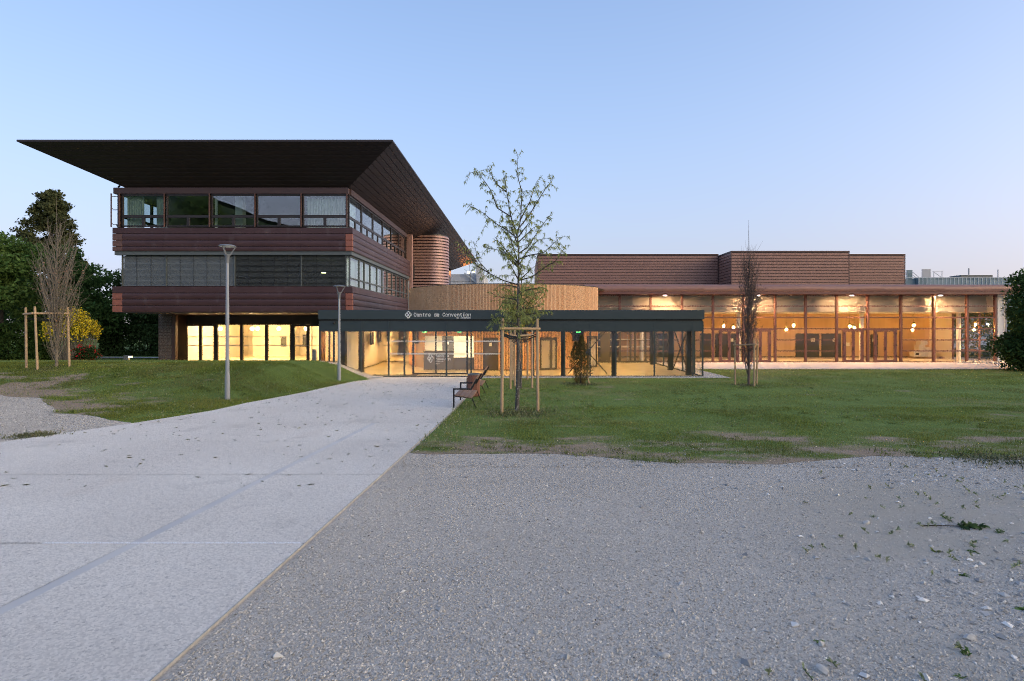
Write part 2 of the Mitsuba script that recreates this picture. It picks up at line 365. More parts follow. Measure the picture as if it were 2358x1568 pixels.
part(path_key, 'joint_profile', B(-4.95, -2.29, 5.814, 5.826, float(ground_z(-3, 5.82)) + PZ - 0.01, float(ground_z(-3, 5.82)) + PZ + 0.003), 'joint_white', label='thin white joint across the path')

# lawns
def rough(pts, amp, seed, step=0.25):
    """densify a polyline and make it ragged"""
    out = []
    for (x0, y0), (x1, y1) in zip(pts[:-1], pts[1:]):
        k = max(1, int(math.hypot(x1 - x0, y1 - y0) / step))
        for t in range(k): out.append((x0 + (x1 - x0) * t / k, y0 + (y1 - y0) * t / k))
    out.append(pts[-1]); o = np.array(out)
    nz = meshkit.fbm(np.column_stack([o * 0.9, np.full(len(o), seed)]), 4, seed) - 0.5
    nz2 = meshkit.fbm(np.column_stack([o * 0.9, np.full(len(o), seed + 9.0)]), 4, seed + 5) - 0.5
    o[1:-1] += (np.column_stack([nz2, nz]) * amp)[1:-1]
    return [tuple(q) for q in o]
near = rough([(-2.2, 10.95), (-1.0, 10.9), (0.6, 10.85), (1.4, 10.5), (2.6, 10.0), (4.5, 10.0), (6.5, 10.55), (9.5, 10.3), (13, 10.5), (20, 10.4), (45, 10.4)], 0.55, 3)
lawn_r = Polygon(near + [(45, 34.5), (34, 36.4), (31, 36.85), (10.9, 36.9), (10.9, 30.6), (-2.2, 30.6)])
struct('lawn', sheet(lawn_r, 0.5, ground_z, -0.006), 'lawn', smooth=True)
left_edge = [(path_left(y) - 0.03, y) for y in np.arange(15.2, 29.61, 0.4)]
gr_edge = rough([(-70, 22.3), (-40, 21.6), (-19, 20.6), (-17, 19.9), (-14.5, 17.7), (-12.1, 16.2), (-10.48, 15.2)], 0.7, 8)
lawn_l = Polygon(gr_edge[:-1] + left_edge + [(-8.4, 30.2), (-11.5, 30.4), (-11.8, 37.6), (-27.8, 37.6), (-27.8, 47.5), (-32, 49.5), (-70, 49.5)])
struct('lawn', sheet(lawn_l, 0.5, ground_z, -0.006), 'lawn', smooth=True)
lawn_back = Polygon([(-28, 52.0), (-30, 51.5), (-70, 51.5), (-120, 120), (-28, 120)])
struct('lawn', sheet(lawn_back, 4.0, ground_z, 0.01), 'lawn')
for pl in (lawn_r, lawn_l, path_poly):
    GZ = np.where(shapely.contains_xy(pl.buffer(-0.55), GX, GY), GZ - 0.09, GZ)
n = len(gy); i, j = np.meshgrid(np.arange(len(gx) - 1), np.arange(n - 1), indexing='ij'); a = (i * n + j).ravel()
struct('ground', (np.stack([GX.ravel(), GY.ravel(), GZ.ravel()], 1), np.vstack([np.stack([a, a + n, a + n + 1], 1), np.stack([a, a + n + 1, a + 1], 1)])), 'gravel', smooth=True)

# terraces, the pebble strip at the pavilion's foot, the far footpath
tk = num('terrace_pavement'); labels[tk] = {'kind': 'structure'}
tx = [10.2, 14.65, 19.45, 24.2, 29.16, 34.26, 45]
for x0, x1 in zip(tx[:-1], tx[1:]): part(tk, 'slab', B(x0 + 0.005, x1 - 0.005, 36.75 if x1 < 40 else 35.4, 43.45, -0.1, 0.035), 'terrace')
tk = num('terrace_pavement'); labels[tk] = {'kind': 'structure'}
for x0, x1 in ((-27.4, -22.0), (-22.0, -17.0), (-17.0, -11.9)): part(tk, 'slab', B(x0 + 0.005, x1 - 0.005, 38.0, 44.42, -0.1, 0.045), 'terrace')
struct('pebble_strip', cat([B(PATH_R + 0.01, 11.2, 30.45, 31.02, -0.05, 0.022), B(10.05, 11.2, 31.02, 36.7, -0.05, 0.021), B(-11.6, -7.7, 30.5, 31.02, -0.05, 0.06)]), 'pebble_strip')
struct('footpath', sheet(Polygon([(-70, 50.6), (-40, 50.0), (-28, 49.0), (-28, 50.6), (-40, 51.4), (-70, 52.0)]), 2.0, lambda x, y: x * 0 + 0.05), 'terrace')
struct('floor', cat([B(-11.2, 9.9, 31.1, 43.6, -0.07, 0.0), B(-28, 40, 43.6, 99, -0.07, 0.0)]), 'floor_pale')
# the mountain behind the camera, which the upper windows mirror
ha = np.radians(np.linspace(-75, 75, 151)); hv, hf = [], []
prof = 330 + 340 * np.exp(-((np.degrees(ha) + 34) / 17) ** 2) + 150 * np.exp(-((np.degrees(ha) - 20) / 22) ** 2)
prof = prof + 120 * (meshkit.fbm(np.column_stack([np.degrees(ha) * 0.16, ha * 0, ha * 0]), 5, 4) - 0.5)
for r_, k_ in ((2300, 0.0), (2600, 0.45), (2900, 0.82), (3150, 1.0), (3700, 0.85)):
    hv.append(np.column_stack([r_ * np.sin(ha), -r_ * np.cos(ha), prof * k_ - 3]))
hv = np.vstack(hv); m_ = len(ha)
for r_ in range(4):
    q = r_ * m_ + np.arange(m_ - 1); hf += [np.stack([q, q + 1, q + m_ + 1], 1), np.stack([q, q + m_ + 1, q + m_], 1)]
struct('hill', (hv, np.vstack(hf)), 'hill', smooth=True)
# ------------------------------------------------------------------ the three storey convention building
def front(u0, u1, v0, v1, z0, z1): return B(u0, u1, v0, v1, z0, z1)            # u runs along x, v = depth y
def side(u0, u1, v0, v1, z0, z1): return B(-v1, -v0, u0, u1, z0, z1)           # right hand face: u runs along y, v = -x
def pillow(bx_, u0, u1, v, z0, z1, bulge=0.05, depth=0.14):
    """a cladding cassette with a softly bowed face"""
    k = 7; t = np.linspace(0, 1, k)
    prof = [(v - bulge * (1 - (2 * s - 1) ** 2), z0 + (z1 - z0) * s) for s in t] + [(v + depth, z1), (v + depth, z0)]
    prof = np.array(prof); m = len(prof)
    P = []
    for u in (u0, u1):
        for a, z in prof: P.append((u, a, z) if bx_ is front else (-a, u, z))
    f = []
    for q in range(m):
        r = (q + 1) % m; f += [[q, r, r + m], [q, r + m, q + m]]
    for q in range(1, m - 1): f += [[0, q + 1, q], [m, m + q, m + q + 1]]
    return (np.array(P, float), np.array(f))
cb = thing('convention_building', 'three storey dark copper clad building under a huge upturned overhanging roof', 'building')
XL, XR, Y0 = -27.07, -11.72, 38.0
FX = [-27.05, -24.05, -21.02, -17.98, -14.88, -11.82]
SY = [38.1, 41.12, 44.2, 47.26, 50.3, 53.35, 56.3]
# roof: top, edge and mitred soffit of long boards
ro = np.array([[-30.65, 34.16], [-7.9, 34.16], [-7.9, 97.0], [-30.65, 97.0]]); ri = np.array([[-26.8, 38.0], [-11.75, 38.0], [-11.75, 93.2], [-26.8, 93.2]])
ZO, ZI = 13.97, 12.13
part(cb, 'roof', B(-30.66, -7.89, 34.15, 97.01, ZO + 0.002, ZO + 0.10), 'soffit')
def soffit_strip(side_, t0, t1):
    """one board of the soffit between two heights of the slope"""
    k = side_; a, b = k, (k + 1) % 4
    q = []
    for t in (t0, t1):
        for c in (a, b):
            xy = ri[c] + (ro[c] - ri[c]) * t
            q.append([xy[0], xy[1], ZI + (ZO - ZI) * t])
    q = np.array(q); up = np.array([0, 0, 0.05])
    v = np.vstack([q, q + up]); return (v, np.array([[0, 1, 3], [0, 3, 2], [4, 7, 5], [4, 6, 7], [0, 4, 5], [0, 5, 1], [2, 3, 7], [2, 7, 6], [0, 2, 6], [0, 6, 4], [1, 5, 7], [1, 7, 3]]))
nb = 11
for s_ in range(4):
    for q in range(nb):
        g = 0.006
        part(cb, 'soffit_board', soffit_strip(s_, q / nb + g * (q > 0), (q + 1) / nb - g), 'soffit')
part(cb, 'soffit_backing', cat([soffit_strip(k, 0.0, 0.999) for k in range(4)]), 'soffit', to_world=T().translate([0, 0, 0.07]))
# top fascia
part(cb, 'fascia', cat([B(-27.5, -11.76, 37.86, 38.3, 11.70, 12.10), B(-12.2, -11.66, 38.302, 57.0, 11.70, 12.10), B(-27.48, -26.9, 38.302, 92, 11.70, 12.10)]), 'fascia_brown')
# bands of cassettes
rows_u = [(9.00, 9.38, 0.0), (8.57, 8.965, .022), (8.15, 8.535, .022), (7.84, 8.115, .015)]
rows_l = [(5.04, 5.46, 0.0), (4.63, 5.005, .022), (4.21, 4.595, .022), (3.76, 4.175, .015)]
for rows, cm in ((rows_u, 'copper_brown'), (rows_l, 'copper_red')):
    for ri_, (z0, z1, bl) in enumerate(rows):
        inset = 0.0 if ri_ == 0 else 0.66
        xs = [-27.44 + inset] + FX[1:5] + [-11.40 - (0.0 if ri_ == 0 else 0.47)]
        for x0, x1 in zip(xs[:-1], xs[1:]): part(cb, 'cladding_panel', pillow(front, x0 + 0.004, x1 - 0.004, 37.7, z0, z1, bl), 'copper_dark')
        if ri_:
            part(cb, 'corner_panel', CB(-27.44, -27.44 + inset - 0.006, 37.69, 37.85, z0, z1), cm, label='lighter corner panel of the copper band')
            part(cb, 'corner_panel', CB(-11.40 - 0.465, -11.40, 37.69, 37.85, z0, z1), 'copper_red', label='orange red corner panel of the copper band')
        ys = [37.855] + SY[1:] + [57.0]
        for y0, y1 in zip(ys[:-1], ys[1:]): part(cb, 'cladding_panel', pillow(side, y0 + 0.004, y1 - 0.004, 11.42, z0, z1, bl), 'copper_dark')
part(cb, 'band_core', cat([B(-27.3, -11.56, 37.84, 92, 7.86, 9.33), B(-27.3, -11.56, 37.84, 92, 3.80, 5.42)]), 'frame_black')
part(cb, 'shutter_box', cat([B(-27.36, -11.5, 37.79, 38.1, 7.58, 7.835), B(-11.9, -11.5, 38.102, 57, 7.58, 7.835)]), 'shutter_grey')
# upper windows
def window(bx_, u0, u1, v, z0, z1, split=True, glass='glass', frame='frame_dark', curtain=None):
    w = num(cb + '__window'); zt0, zt1 = 10.10, 10.28
    fr = [bx_(u0, u1, v - 0.05, v + 0.08, z1 - 0.10, z1), bx_(u0, u1, v - 0.05, v + 0.08, z0, z0 + 0.09), bx_(u0, u0 + 0.08, v - 0.05, v + 0.08, z0 + 0.09, z1 - 0.10), bx_(u1 - 0.08, u1, v - 0.05, v + 0.08, z0 + 0.09, z1 - 0.10)]
    panes = [(u0 + 0.08, u1 - 0.08, z0 + 0.09, z1 - 0.10)]
    if split:
        um = (u0 + u1) / 2
        fr += [bx_(u0 + 0.08, u1 - 0.08, v - 0.05, v + 0.08, zt0, zt1), bx_(um - 0.09, um + 0.09, v - 0.05, v + 0.08, z0 + 0.09, zt0)]
        panes = [(u0 + 0.08, u1 - 0.08, zt1, z1 - 0.10), (u0 + 0.08, um - 0.09, z0 + 0.09, zt0), (um + 0.09, u1 - 0.08, z0 + 0.09, zt0)]
    part(w, 'frame', cat(fr), frame)
    for a, b, c, d in panes:
        q = np.array([(a, v, c), (b, v, c), (b, v, d), (a, v, d)], float)
        if bx_ is side: q = np.column_stack([-q[:, 1], q[:, 0], q[:, 2]])
        part(w, 'pane', (q, np.array([[0, 1, 2], [0, 2, 3]])), glass)
    return w
for a, b in zip(FX[:-1], FX[1:]): window(front, a + 0.05, b - 0.05, 38.0, 9.50, 11.68, glass='glass_strong')
for a, b in zip(SY[:-1], SY[1:]): window(side, a + 0.05, b - 0.05, 11.80, 9.50, 11.68, glass='glass_strong')
for x in FX + [-27.6]: part(cb, 'guide_rail', cat([B(x - 0.03, x + 0.03, 37.78, 37.84, 9.45, 11.70)] + [B(x - 0.02, x + 0.02, 37.84, 37.95, z, z + 0.04) for z in (9.7, 10.7, 11.5)]), 'copper_brown')
part(cb, 'corner_post', cat([B(-27.25, -27.10, 37.9, 38.1, 9.40, 11.69), B(-27.64, -27.25, 37.99, 38.03, 9.62, 9.66), B(-27.64, -27.25, 37.99, 38.03, 10.62, 10.66), B(-27.64, -27.25, 37.99, 38.03, 11.52, 11.56)]), 'frame_dark')
# curtains and what stands behind the upper windows
def curtain(x0, x1, y, z0, z1, amp=0.05, per=0.17):
    k = int((x1 - x0) / per * 6); x = np.linspace(x0, x1, k); yy = y + amp * np.sin(2 * PI * x / per + 0.7 * np.sin(x * 3.1))
    v = np.vstack([np.column_stack([x, yy, x * 0 + z0]), np.column_stack([x, yy, x * 0 + z1])]); q = np.arange(k - 1)
    return (v, np.vstack([np.stack([q, q + 1, q + k + 1], 1), np.stack([q, q + k + 1, q + k], 1)]))
part(cb, 'curtain', curtain(-26.9, -25.75, 38.4, 9.45, 11.6), 'curtain', smooth=True)
part(cb, 'curtain', curtain(-24.95, -24.1, 38.4, 9.45, 11.6), 'curtain', smooth=True)
part(cb, 'curtain', curtain(-20.95, -20.75, 38.4, 9.45, 11.6), 'curtain', smooth=True)
part(cb, 'curtain', curtain(-14.75, -11.95, 38.45, 9.45, 11.6, 0.045, 0.2), 'curtain', smooth=True)
part(cb, 'inner_column', B(-19.65, -19.15, 38.5, 39.0, 9.4, 11.69), 'room_pale')
part(cb, 'partition', B(-24.08, -24.0, 38.3, 47.0, 9.44, 11.69), 'room_grey')
part(cb, 'inner_wall', cat([B(-24.0, -13.4, 47.0, 47.2, 9.4, 11.69), B(-13.6, -13.4, 47.2, 90, 5.5, 11.69)]), 'room_grey')
part(cb, 'floor_slab', cat([B(-27.0, -11.9, 38.2, 92, 9.332, 9.44), B(-27.0, -11.9, 38.2, 92, 5.422, 5.50), B(-27.0, -11.9, 38.3, 92, 7.60, 7.858), B(-27.0, -11.9, 38.3, 92, 11.695, 11.9)]), 'room_grey')
part(cb, 'side_blind', curtain(-1, 1, 0, 9.45, 11.6, 0.03, 0.25), 'blind_white', smooth=True, to_world=T().translate([-12.25, 40.0, 0]).rotate([0, 0, 1], 90).scale([1.2, 1, 1]))
# left face, upper level: open glazing towards the trees
for a, b in zip(SY[:-1], SY[1:]):
    w = num(cb + '__window')
    part(w, 'frame', cat([B(-27.12, -27.0, a, a + 0.1, 9.44, 11.69), B(-27.12, -27.0, b - 0.1, b, 9.44, 11.69), B(-27.12, -27.0, a + 0.1, b - 0.1, 10.1, 10.28)]), 'frame_dark')
    part(w, 'pane', (np.array([(-27.06, a + .1, 9.44), (-27.06, b - .1, 9.44), (-27.06, b - .1, 11.69), (-27.06, a + .1, 11.69)]), np.array([[0, 1, 2], [0, 2, 3]])), 'glass')
part(cb, 'rear_wall', cat([B(-27.1, -11.8, 92.0, 92.2, 0, 12.1), B(-27.1, -26.9, 56.4, 92, 5.43, 11.69), B(-27.1, -26.9, 38.4, 56.4, 5.43, 7.58)]), 'frame_dark')
# first floor blinds of many slats
bx_ = [-27.0, -24.03, -19.42, -14.93, -11.9]
for k in range(4):
    a, b = bx_[k] + 0.05, bx_[k + 1] - 0.05
    bl = num(cb + '__blind'); closed = k < 2
    for r in range(25):
        z = 5.56 + r * 0.0815
        th = 1.12 if closed else 0.42
        c, s = math.cos(th) * 0.04, math.sin(th) * 0.04
        P = np.array([(u, 38.02 + sg * c + o * 0.004 * s / 0.04, z + sg * s - o * 0.004 * c / 0.04) for u in (a, b) for sg in (-1, 1) for o in (-1, 1)])
        part(bl, 'slat', (P, BF), 'slat_grey')
    cords = np.linspace(a, b, 6 if b - a > 4 else 4)[1:-1]
    part(bl, 'cord', cat([B(u - 0.008, u + 0.008, 37.965, 37.975, 5.52, 7.58) for u in cords]), 'frame_black')
    part(bl, 'guide_rail', cat([B(a - 0.05, a - 0.02, 37.95, 38.08, 5.5, 7.58), B(b + 0.02, b + 0.05, 37.95, 38.08, 5.5, 7.58)]), 'shutter_grey')
part(cb, 'inner_wall', B(-19.0, -12.6, 43.0, 43.2, 5.5, 7.6), 'room_grey')
# first floor, right hand face: white blinds close behind the panes
SY1 = [38.1, 40.3, 41.6, 43.2, 45.2, 46.9, 48.6, 50.3, 52.0, 53.7, 55.4, 57.0]
for i_, (a, b) in enumerate(zip(SY1[:-1], SY1[1:])):
    w = num(cb + '__window')
    part(w, 'frame', cat([side(a, a + 0.06, 11.68, 11.80, 5.47, 7.58), side(b - 0.06, b, 11.68, 11.80, 5.47, 7.58), side(a + .06, b - .06, 11.68, 11.80, 7.48, 7.58), side(a + .06, b - .06, 11.68, 11.80, 5.47, 5.56), side(a + .06, b - .06, 11.68, 11.80, 6.02, 6.12)]), 'shutter_grey')
    for c, d in ((5.56, 6.02), (6.12, 7.48)):
        part(w, 'pane', (np.array([(-11.74, a + .06, c), (-11.74, b - .06, c), (-11.74, b - .06, d), (-11.74, a + .06, d)]), np.array([[0, 1, 2], [0, 2, 3]])), 'glass_strong')
    if i_ < 5: part(w, 'roller_blind', B(-12.0, -11.97, a + 0.03, b - 0.03, 5.5, 7.58), 'blind_white')
# the dark recess and the turret of copper rings
part(cb, 'recess_wall', cat([B(-12.0, -11.8, 57.02, 60.2, 3.4, 12.1), B(-12.0, -11.8, 63.8, 92, 3.4, 11.69)]), 'frame_dark')
part(cb, 'copper_column', B(-11.82, -11.25, 57.05, 57.6, 3.5, 12.12), 'turret')
tur = num(cb + '__turret')
def stadium(r, grow=0.0):
    a = np.linspace(-PI / 2, PI / 2, 25)
    return Polygon([(-12.0, 62 - r), (-10.02, 62 - r)] + [(-10.02 + r * math.cos(q), 62 + r * math.sin(q)) for q in a] + [(-12.0, 62 + r)])
sp = stadium(1.85)
for r in range(30):
    z = 3.6 + r * 0.312
    if z + 0.24 > 12.8: break
    a = np.linspace(-PI / 2, PI / 2, 29); pl = [(-11.6 - (0.75 if z > 11.9 else 0), 62, 0)]
    xy0 = np.array([(-12.3 if z < 11.9 else -12.3, -1.0)] + [(0.0, -1.0)] + [(math.cos(q), math.sin(q)) for q in a] + [(-12.3, 1.0)])
    def ring(rad, zz):
        o = []
        for q, (cx, cy) in enumerate(xy0):
            if q == 0 or q == len(xy0) - 1: o.append((-11.9, 62 + cy * rad, zz))
            else: o.append((-10.02 + cx * rad, 62 + cy * rad, zz))
        return o
    loops = [ring(1.72, z - 0.02), ring(1.88, z), ring(1.845, z + 0.13), ring(1.82, z + 0.205), ring(1.70, z + 0.21)]
    m_ = len(xy0); v = np.array(sum(loops, [])); f = []
    for l in range(4):
        for q in range(m_ - 1): f += [[l * m_ + q, l * m_ + q + 1, l * m_ + m_ + q + 1], [l * m_ + q, l * m_ + m_ + q + 1, l * m_ + m_ + q]]
    part(tur, 'cladding_ring', (v, np.array(f)), 'turret', smooth=35)
part(tur, 'core', extr(stadium(1.70), 3.4, 12.7), 'frame_dark')
# lit windows behind the turret
for k in range(4):
    w = num(cb + '__window'); a = 66 + k * 4
    part(w, 'frame', cat([B(-11.6, -11.5, a, a + 0.15, 5.6, 9.3), B(-11.6, -11.5, a + 3.6, a + 3.75, 5.6, 9.3), B(-11.6, -11.5, a + .15, a + 3.6, 7.3, 7.45)]), 'frame_dark')
    part(w, 'pane', B(-11.58, -11.55, a + 0.15, a + 3.6, 5.6, 9.3), 'office_glass')
# balcony rail, camera and white pipe near the recess
part(cb, 'balcony_rail', cat([bar((-11.3, 56.6, 4.8), (-9.2, 56.6, 4.8), 0.05), bar((-11.3, 56.6, 4.45), (-9.2, 56.6, 4.45), 0.03)] + [bar((x, 56.6, 3.9), (x, 56.6, 4.8), 0.03) for x in np.arange(-11.3, -9.1, 0.3)]), 'frame_black')
part(cb, 'balcony', B(-11.5, -8.6, 56.5, 60, 3.45, 3.9), 'frame_black')
part(cb, 'drain_pipe', tube([(-11.30, 55.6, 3.8), (-11.30, 55.6, 7.3)], 0.055, 8), 'steel_grey')
# ground floor: recessed, brick end wall, brown post, black glazed front
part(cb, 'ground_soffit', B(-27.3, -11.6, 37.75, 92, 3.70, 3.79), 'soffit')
bw = num(cb + '__brick_wall')
part(bw, 'mortar', B(-27.46, -26.50, 42.52, 44.355, 0.0, 3.70), 'mortar')
rb = random.Random(3)
nrow = 34; rh = 3.68 / nrow
for r in range(nrow):
    off = 0 if r % 2 == 0 else -0.13
    x = -27.47 + off
    while x < -26.42:
        a, b = max(x, -27.47), min(x + 0.25, -26.42)
        if b - a > 0.03:
            d = rb.uniform(0, 0.006)
            part(bw, 'brick', B(a, b - 0.014, 42.500 - d, 42.56, 0.01 + r * rh, 0.01 + r * rh + rh - 0.018), 'brick')
        x += 0.26
part(cb, 'brown_post', B(-26.41, -26.15, 42.45, 42.75, 0, 3.70), 'brown_post')
part(cb, 'side_cladding', B(-26.498, -26.415, 42.76, 44.37, 0, 3.70), 'dark_matte')
part(cb, 'dark_wall', cat([B(-27.4, -26.53, 44.36, 44.6, 0, 3.70), B(-26.53, -7.7, 44.38, 44.56, 2.96, 3.70)]), 'dark_void')
gf = num(cb + '__glazed_front')
panes_ = [(-26.45, -25.52, 1), (-25.3, -24.37, 1), (-24.03, -22.28, 0), (-22.06, -20.32, 0), (-20.09, -18.34, 0), (-18.0, -17.06, 1), (-16.84, -15.92, 1), (-15.61, -13.86, 0), (-13.62, -11.88, 0), (-11.64, -9.89, 0)]
prev = -26.53
for A, C, door in panes_:
    top = 2.82 if door else 2.92
    part(gf, 'door_frame' if door else 'frame', cat([B(prev, A, 44.40, 44.54, 0.045, 2.958), B(A, C, 44.41, 44.53, 0.045, 0.075), B(A, C, 44.41, 44.53, top, 2.958)]), 'frame_black')
    part(gf, 'pane', (np.array([(A, 44.47, .075), (C, 44.47, .075), (C, 44.47, top), (A, 44.47, top)]), np.array([[0, 1, 2], [0, 2, 3]])), 'glass')
    for z in (1.30, 1.98): part(gf, 'frost_strip', B(A + 0.01, C - 0.01, 44.476, 44.479, z - 0.035, z + 0.035), 'frost_band')
    prev = C
part(gf, 'door_handle', B(-25.36, -25.21, 44.33, 44.38, 1.28, 1.32), 'steel_grey')
part(gf, 'door_handle', B(-16.98, -16.81, 44.33, 44.38, 1.28, 1.32), 'steel_grey')
# the bright room behind it
part(cb, 'room_wall', cat([B(-27.2, -7.7, 54.6, 54.8, 0, 3.4), B(-27.2, -26.6, 44.6, 54.6, 0, 3.4)]), 'white_wall')
part(cb, 'room_wall', cat([B(-25.0, -21.6, 52.2, 54.59, 0.01, 3.39), B(-19.0, -18.8, 50.0, 54.59, 0.01, 3.39), B(-18.79, -16.4, 50.2, 50.4, 0.01, 3.39)]), 'white_wall')
part(cb, 'room_ceiling', B(-26.6, -7.7, 44.6, 54.6, 3.4, 3.5), 'ceiling')
part(cb, 'room_floor', B(-26.6, -7.7, 44.56, 54.6, 0.0, 0.05), 'floor_pale')
for a, b, y, z0, z1, m_ in ((-21.3, -20.3, 54.57, .95, 2.0, 'room_grey'), (-19.9, -19.02, 54.57, .95, 2.05, 'room_grey'), (-15.2, -14.3, 54.56, 0.06, 2.35, 'desk_grey'), (-13.0, -11.3, 54.56, 0.06, 2.4, 'desk_grey'), (-22.4, -21.9, 52.18, 0.95, 1.9, 'room_grey')):
    part(cb, 'door' if z0 < 0.5 else 'hatch', B(a, b, y - 0.03, y, z0, z1), m_)
part(cb, 'notice', cat([B(-14.95, -14.7, 54.50, 54.525, 1.6, 1.85), B(-11.75, -11.5, 54.50, 54.525, 1.6, 1.85)]), 'paper')
part(cb, 'opening_sill', B(-23.0, -17.0, 54.4, 54.56, 0.88, 0.94), 'door_brown')
GLP = [(-24.95, 46.5), (-22.18, 46.2), (-22.31, 47.4), (-20.1, 46.4), (-17.71, 46.0)]
GLN = ['leftmost of the glowing globe lamps in the bright ground floor room', 'left one of the pair of globe lamps seen through the third wide pane', 'right one of the pair of globe lamps seen through the third wide pane', 'globe lamp glowing above the narrow grey door at the room back', 'rightmost glowing globe lamp, over the double door near the lamp post']
for (x, y), lab in zip(GLP, GLN):
    z = 2.62
    g = thing('globe_lamp', lab, 'lamp', 'globe lamps in the ground floor room')
    scene[num(g + '__globe')] = {'type': 'sphere', 'center': [x, y, z], 'radius': 0.125, 'bsdf': {'type': 'ref', 'id': MAT['white_wall']}, 'emitter': emit((60, 40, 17))}
    part(g, 'stem', tube([(x, y, z + 0.12), (x, y, 3.42)], 0.012, 5), 'frame_black')
# small lamp behind the blinds of the first floor
t_ = thing('office_lamp', 'small pale lamp shining through the dark blinds on the first floor', 'lamp')
scene[num(t_ + '__diffuser')] = mikit.ply(B(-14.66, -14.36, 41.0, 41.1, 6.64, 6.75), MAT['white_wall'], emitter=emit((0.5, 0.55, 0.26)))
part(t_, 'bracket', B(-14.6, -14.45, 41.1, 43.0, 6.66, 6.72), 'frame_dark')
# birds on the ledges
def bird(x, y, z, lab, fl=1):
    b = thing('bird', lab, 'bird')
    body = tm(trimesh.Trimesh(*(lambda a: (a[0] * np.array([0.11, 0.055, 0.06]), a[1]))(ico(1, 2)), process=False))
    rot = lambda m, t: (np.column_stack([m[0][:, 0] * math.cos(t) - m[0][:, 2] * math.sin(t), m[0][:, 1], m[0][:, 0] * math.sin(t) + m[0][:, 2] * math.cos(t)]) * np.array([fl, 1, 1]), m[1])
    tr = lambda m, d: (m[0] + np.array([x + d[0] * fl, y + d[1], z + d[2]]), m[1])
    bd = tr(rot(body, 0.65), (0, 0, 0.12))
    hd = tr(ico(0.042, 2), (0.075, 0, 0.215))
    part(b, 'body', cat([bd, hd]), 'door_dark', smooth=True)
    part(b, 'beak', tr(rot((np.array([(0, .012, .01), (0, -.012, .01), (0, 0, -.012), (.05, 0, 0)]), np.array([[0, 1, 3], [1, 2, 3], [2, 0, 3], [0, 2, 1]])), 0), (0.11, 0, 0.215)), 'door_dark')
    part(b, 'tail', tr(rot(B(-0.2, -0.06, -0.022, 0.022, -0.012, 0.008), 0.75), (0, 0, 0.11)), 'door_dark')
    for s_ in (-1, 1): part(b, 'leg', tr(tube([(0.0, s_ * .02, 0.08), (0.01, s_ * .02, 0.0)], 0.005, 4), (0, 0, 0)), 'door_dark')
bird(-27.15, 37.8, 9.385, 'small dark bird perched on the copper ledge at the left window corner', -1)
bird(-27.2, 38.0, 12.10, 'small dark bird perched on the top fascia under the roof tip', 1)

# ------------------------------------------------------------------ the round timber building behind the pavilion
rd = thing('rotunda', 'round building clad in upright pale timber slats rising behind the black pavilion roof', 'building')
RC, RR = (-1.1, 42.9), 7.4
def arc_slats(z0, z1, a0, a1, pitch=0.0815, w=0.052, r=RR, holes=()):
    out, k = [], int((a1 - a0) * r / pitch)
    rs = random.Random(11)
    for q in range(k):
        a = a0 + (q + 0.5) * pitch / r
        x, y = RC[0] + r * math.sin(a), RC[1] - r * math.cos(a)
        spans = [(z0, z1)]
        for h0, h1, b0, b1 in holes:
            if h0 < a < h1:
                spans = [s for s in ((z0, b0), (b1, z1)) if s[1] - s[0] > 0.02]
        for s0, s1 in spans:
            m = B(-w / 2, w / 2, -0.045 - rs.uniform(0, .004), 0.0, s0, s1); out.append(move(m, x, y, 0, a))
    return cat(out)
AE = 1.00
part(rd, 'slat_cladding', arc_slats(3.45, 5.46, -1.75, AE, pitch=0.095, w=0.06), 'timber', kind='stuff', label='upright timber slats of the drum above the pavilion roof')
part(rd, 'backing_wall', lathe([(RR - 0.03, 2.9), (RR - 0.03, 5.44)], 96, (RC[0], RC[1], 0), -PI / 2 - 1.75, -PI / 2 + AE), 'timber', smooth=True)
part(rd, 'roof_edge', lathe([(RR - 0.2, 5.462), (RR + 0.04, 5.462), (RR + 0.04, 5.50), (RR - 0.2, 5.50)], 96, (RC[0], RC[1], 0), -PI / 2 - 1.75, -PI / 2 + AE), 'frame_black', smooth=30)
part(rd, 'roof', lathe([(0.0, 5.47), (RR - 0.2, 5.47)], 64, (RC[0], RC[1], 0)), 'shutter_grey')
ex, ey = RC[0] + RR * math.sin(AE), RC[1] - RR * math.cos(AE)
part(rd, 'end_wall', B(ex - 0.08, ex + 0.02, ey, 43.3, 2.9, 5.46), 'timber')
# ------------------------------------------------------------------ the black glazed entrance pavilion
pv = thing('entrance_pavilion', 'low black framed glass entrance pavilion with white lettering on its flat fascia', 'pavilion')
PY, PX0, PX1 = 31.1, -11.2, 9.88
def q_pane(x0, x1, z0, z1, y): return (np.array([(x0, y, z0), (x1, y, z0), (x1, y, z1), (x0, y, z1)], float), np.array([[0, 1, 2], [0, 2, 3]]))
def q_pane_x(x, y0, y1, z0, z1): return (np.array([(x, y0, z0), (x, y1, z0), (x, y1, z1), (x, y0, z1)], float), np.array([[0, 1, 2], [0, 2, 3]]))
part(pv, 'fascia', CB(PX0 - 0.05, PX1 + 0.06, 30.95, 31.35, 3.17, 3.68, 0.015), 'anthracite')
part(pv, 'fascia', B(PX1 - 0.30, PX1 + 0.055, 31.352, 43.5, 3.17, 3.678), 'anthracite')
part(pv, 'fascia', B(PX0 - 0.045, PX0 + 0.3, 31.352, 43.5, 3.17, 3.678), 'anthracite')
part(pv, 'roof', B(PX0 + 0.3, PX1 - 0.3, 31.352, 43.55, 3.30, 3.46), 'shutter_grey')
part(pv, 'shadow_gap', B(PX0 + 0.02, PX1 - 0.02, 31.08, 31.3, 3.08, 3.17), 'frame_black')
FXP = [PX0, -10.43, -8.92, -7.41, -6.55, -4.23, -2.87, -1.22, 0.574, 2.27, 3.68, 5.10, 7.22, 9.33, PX1]
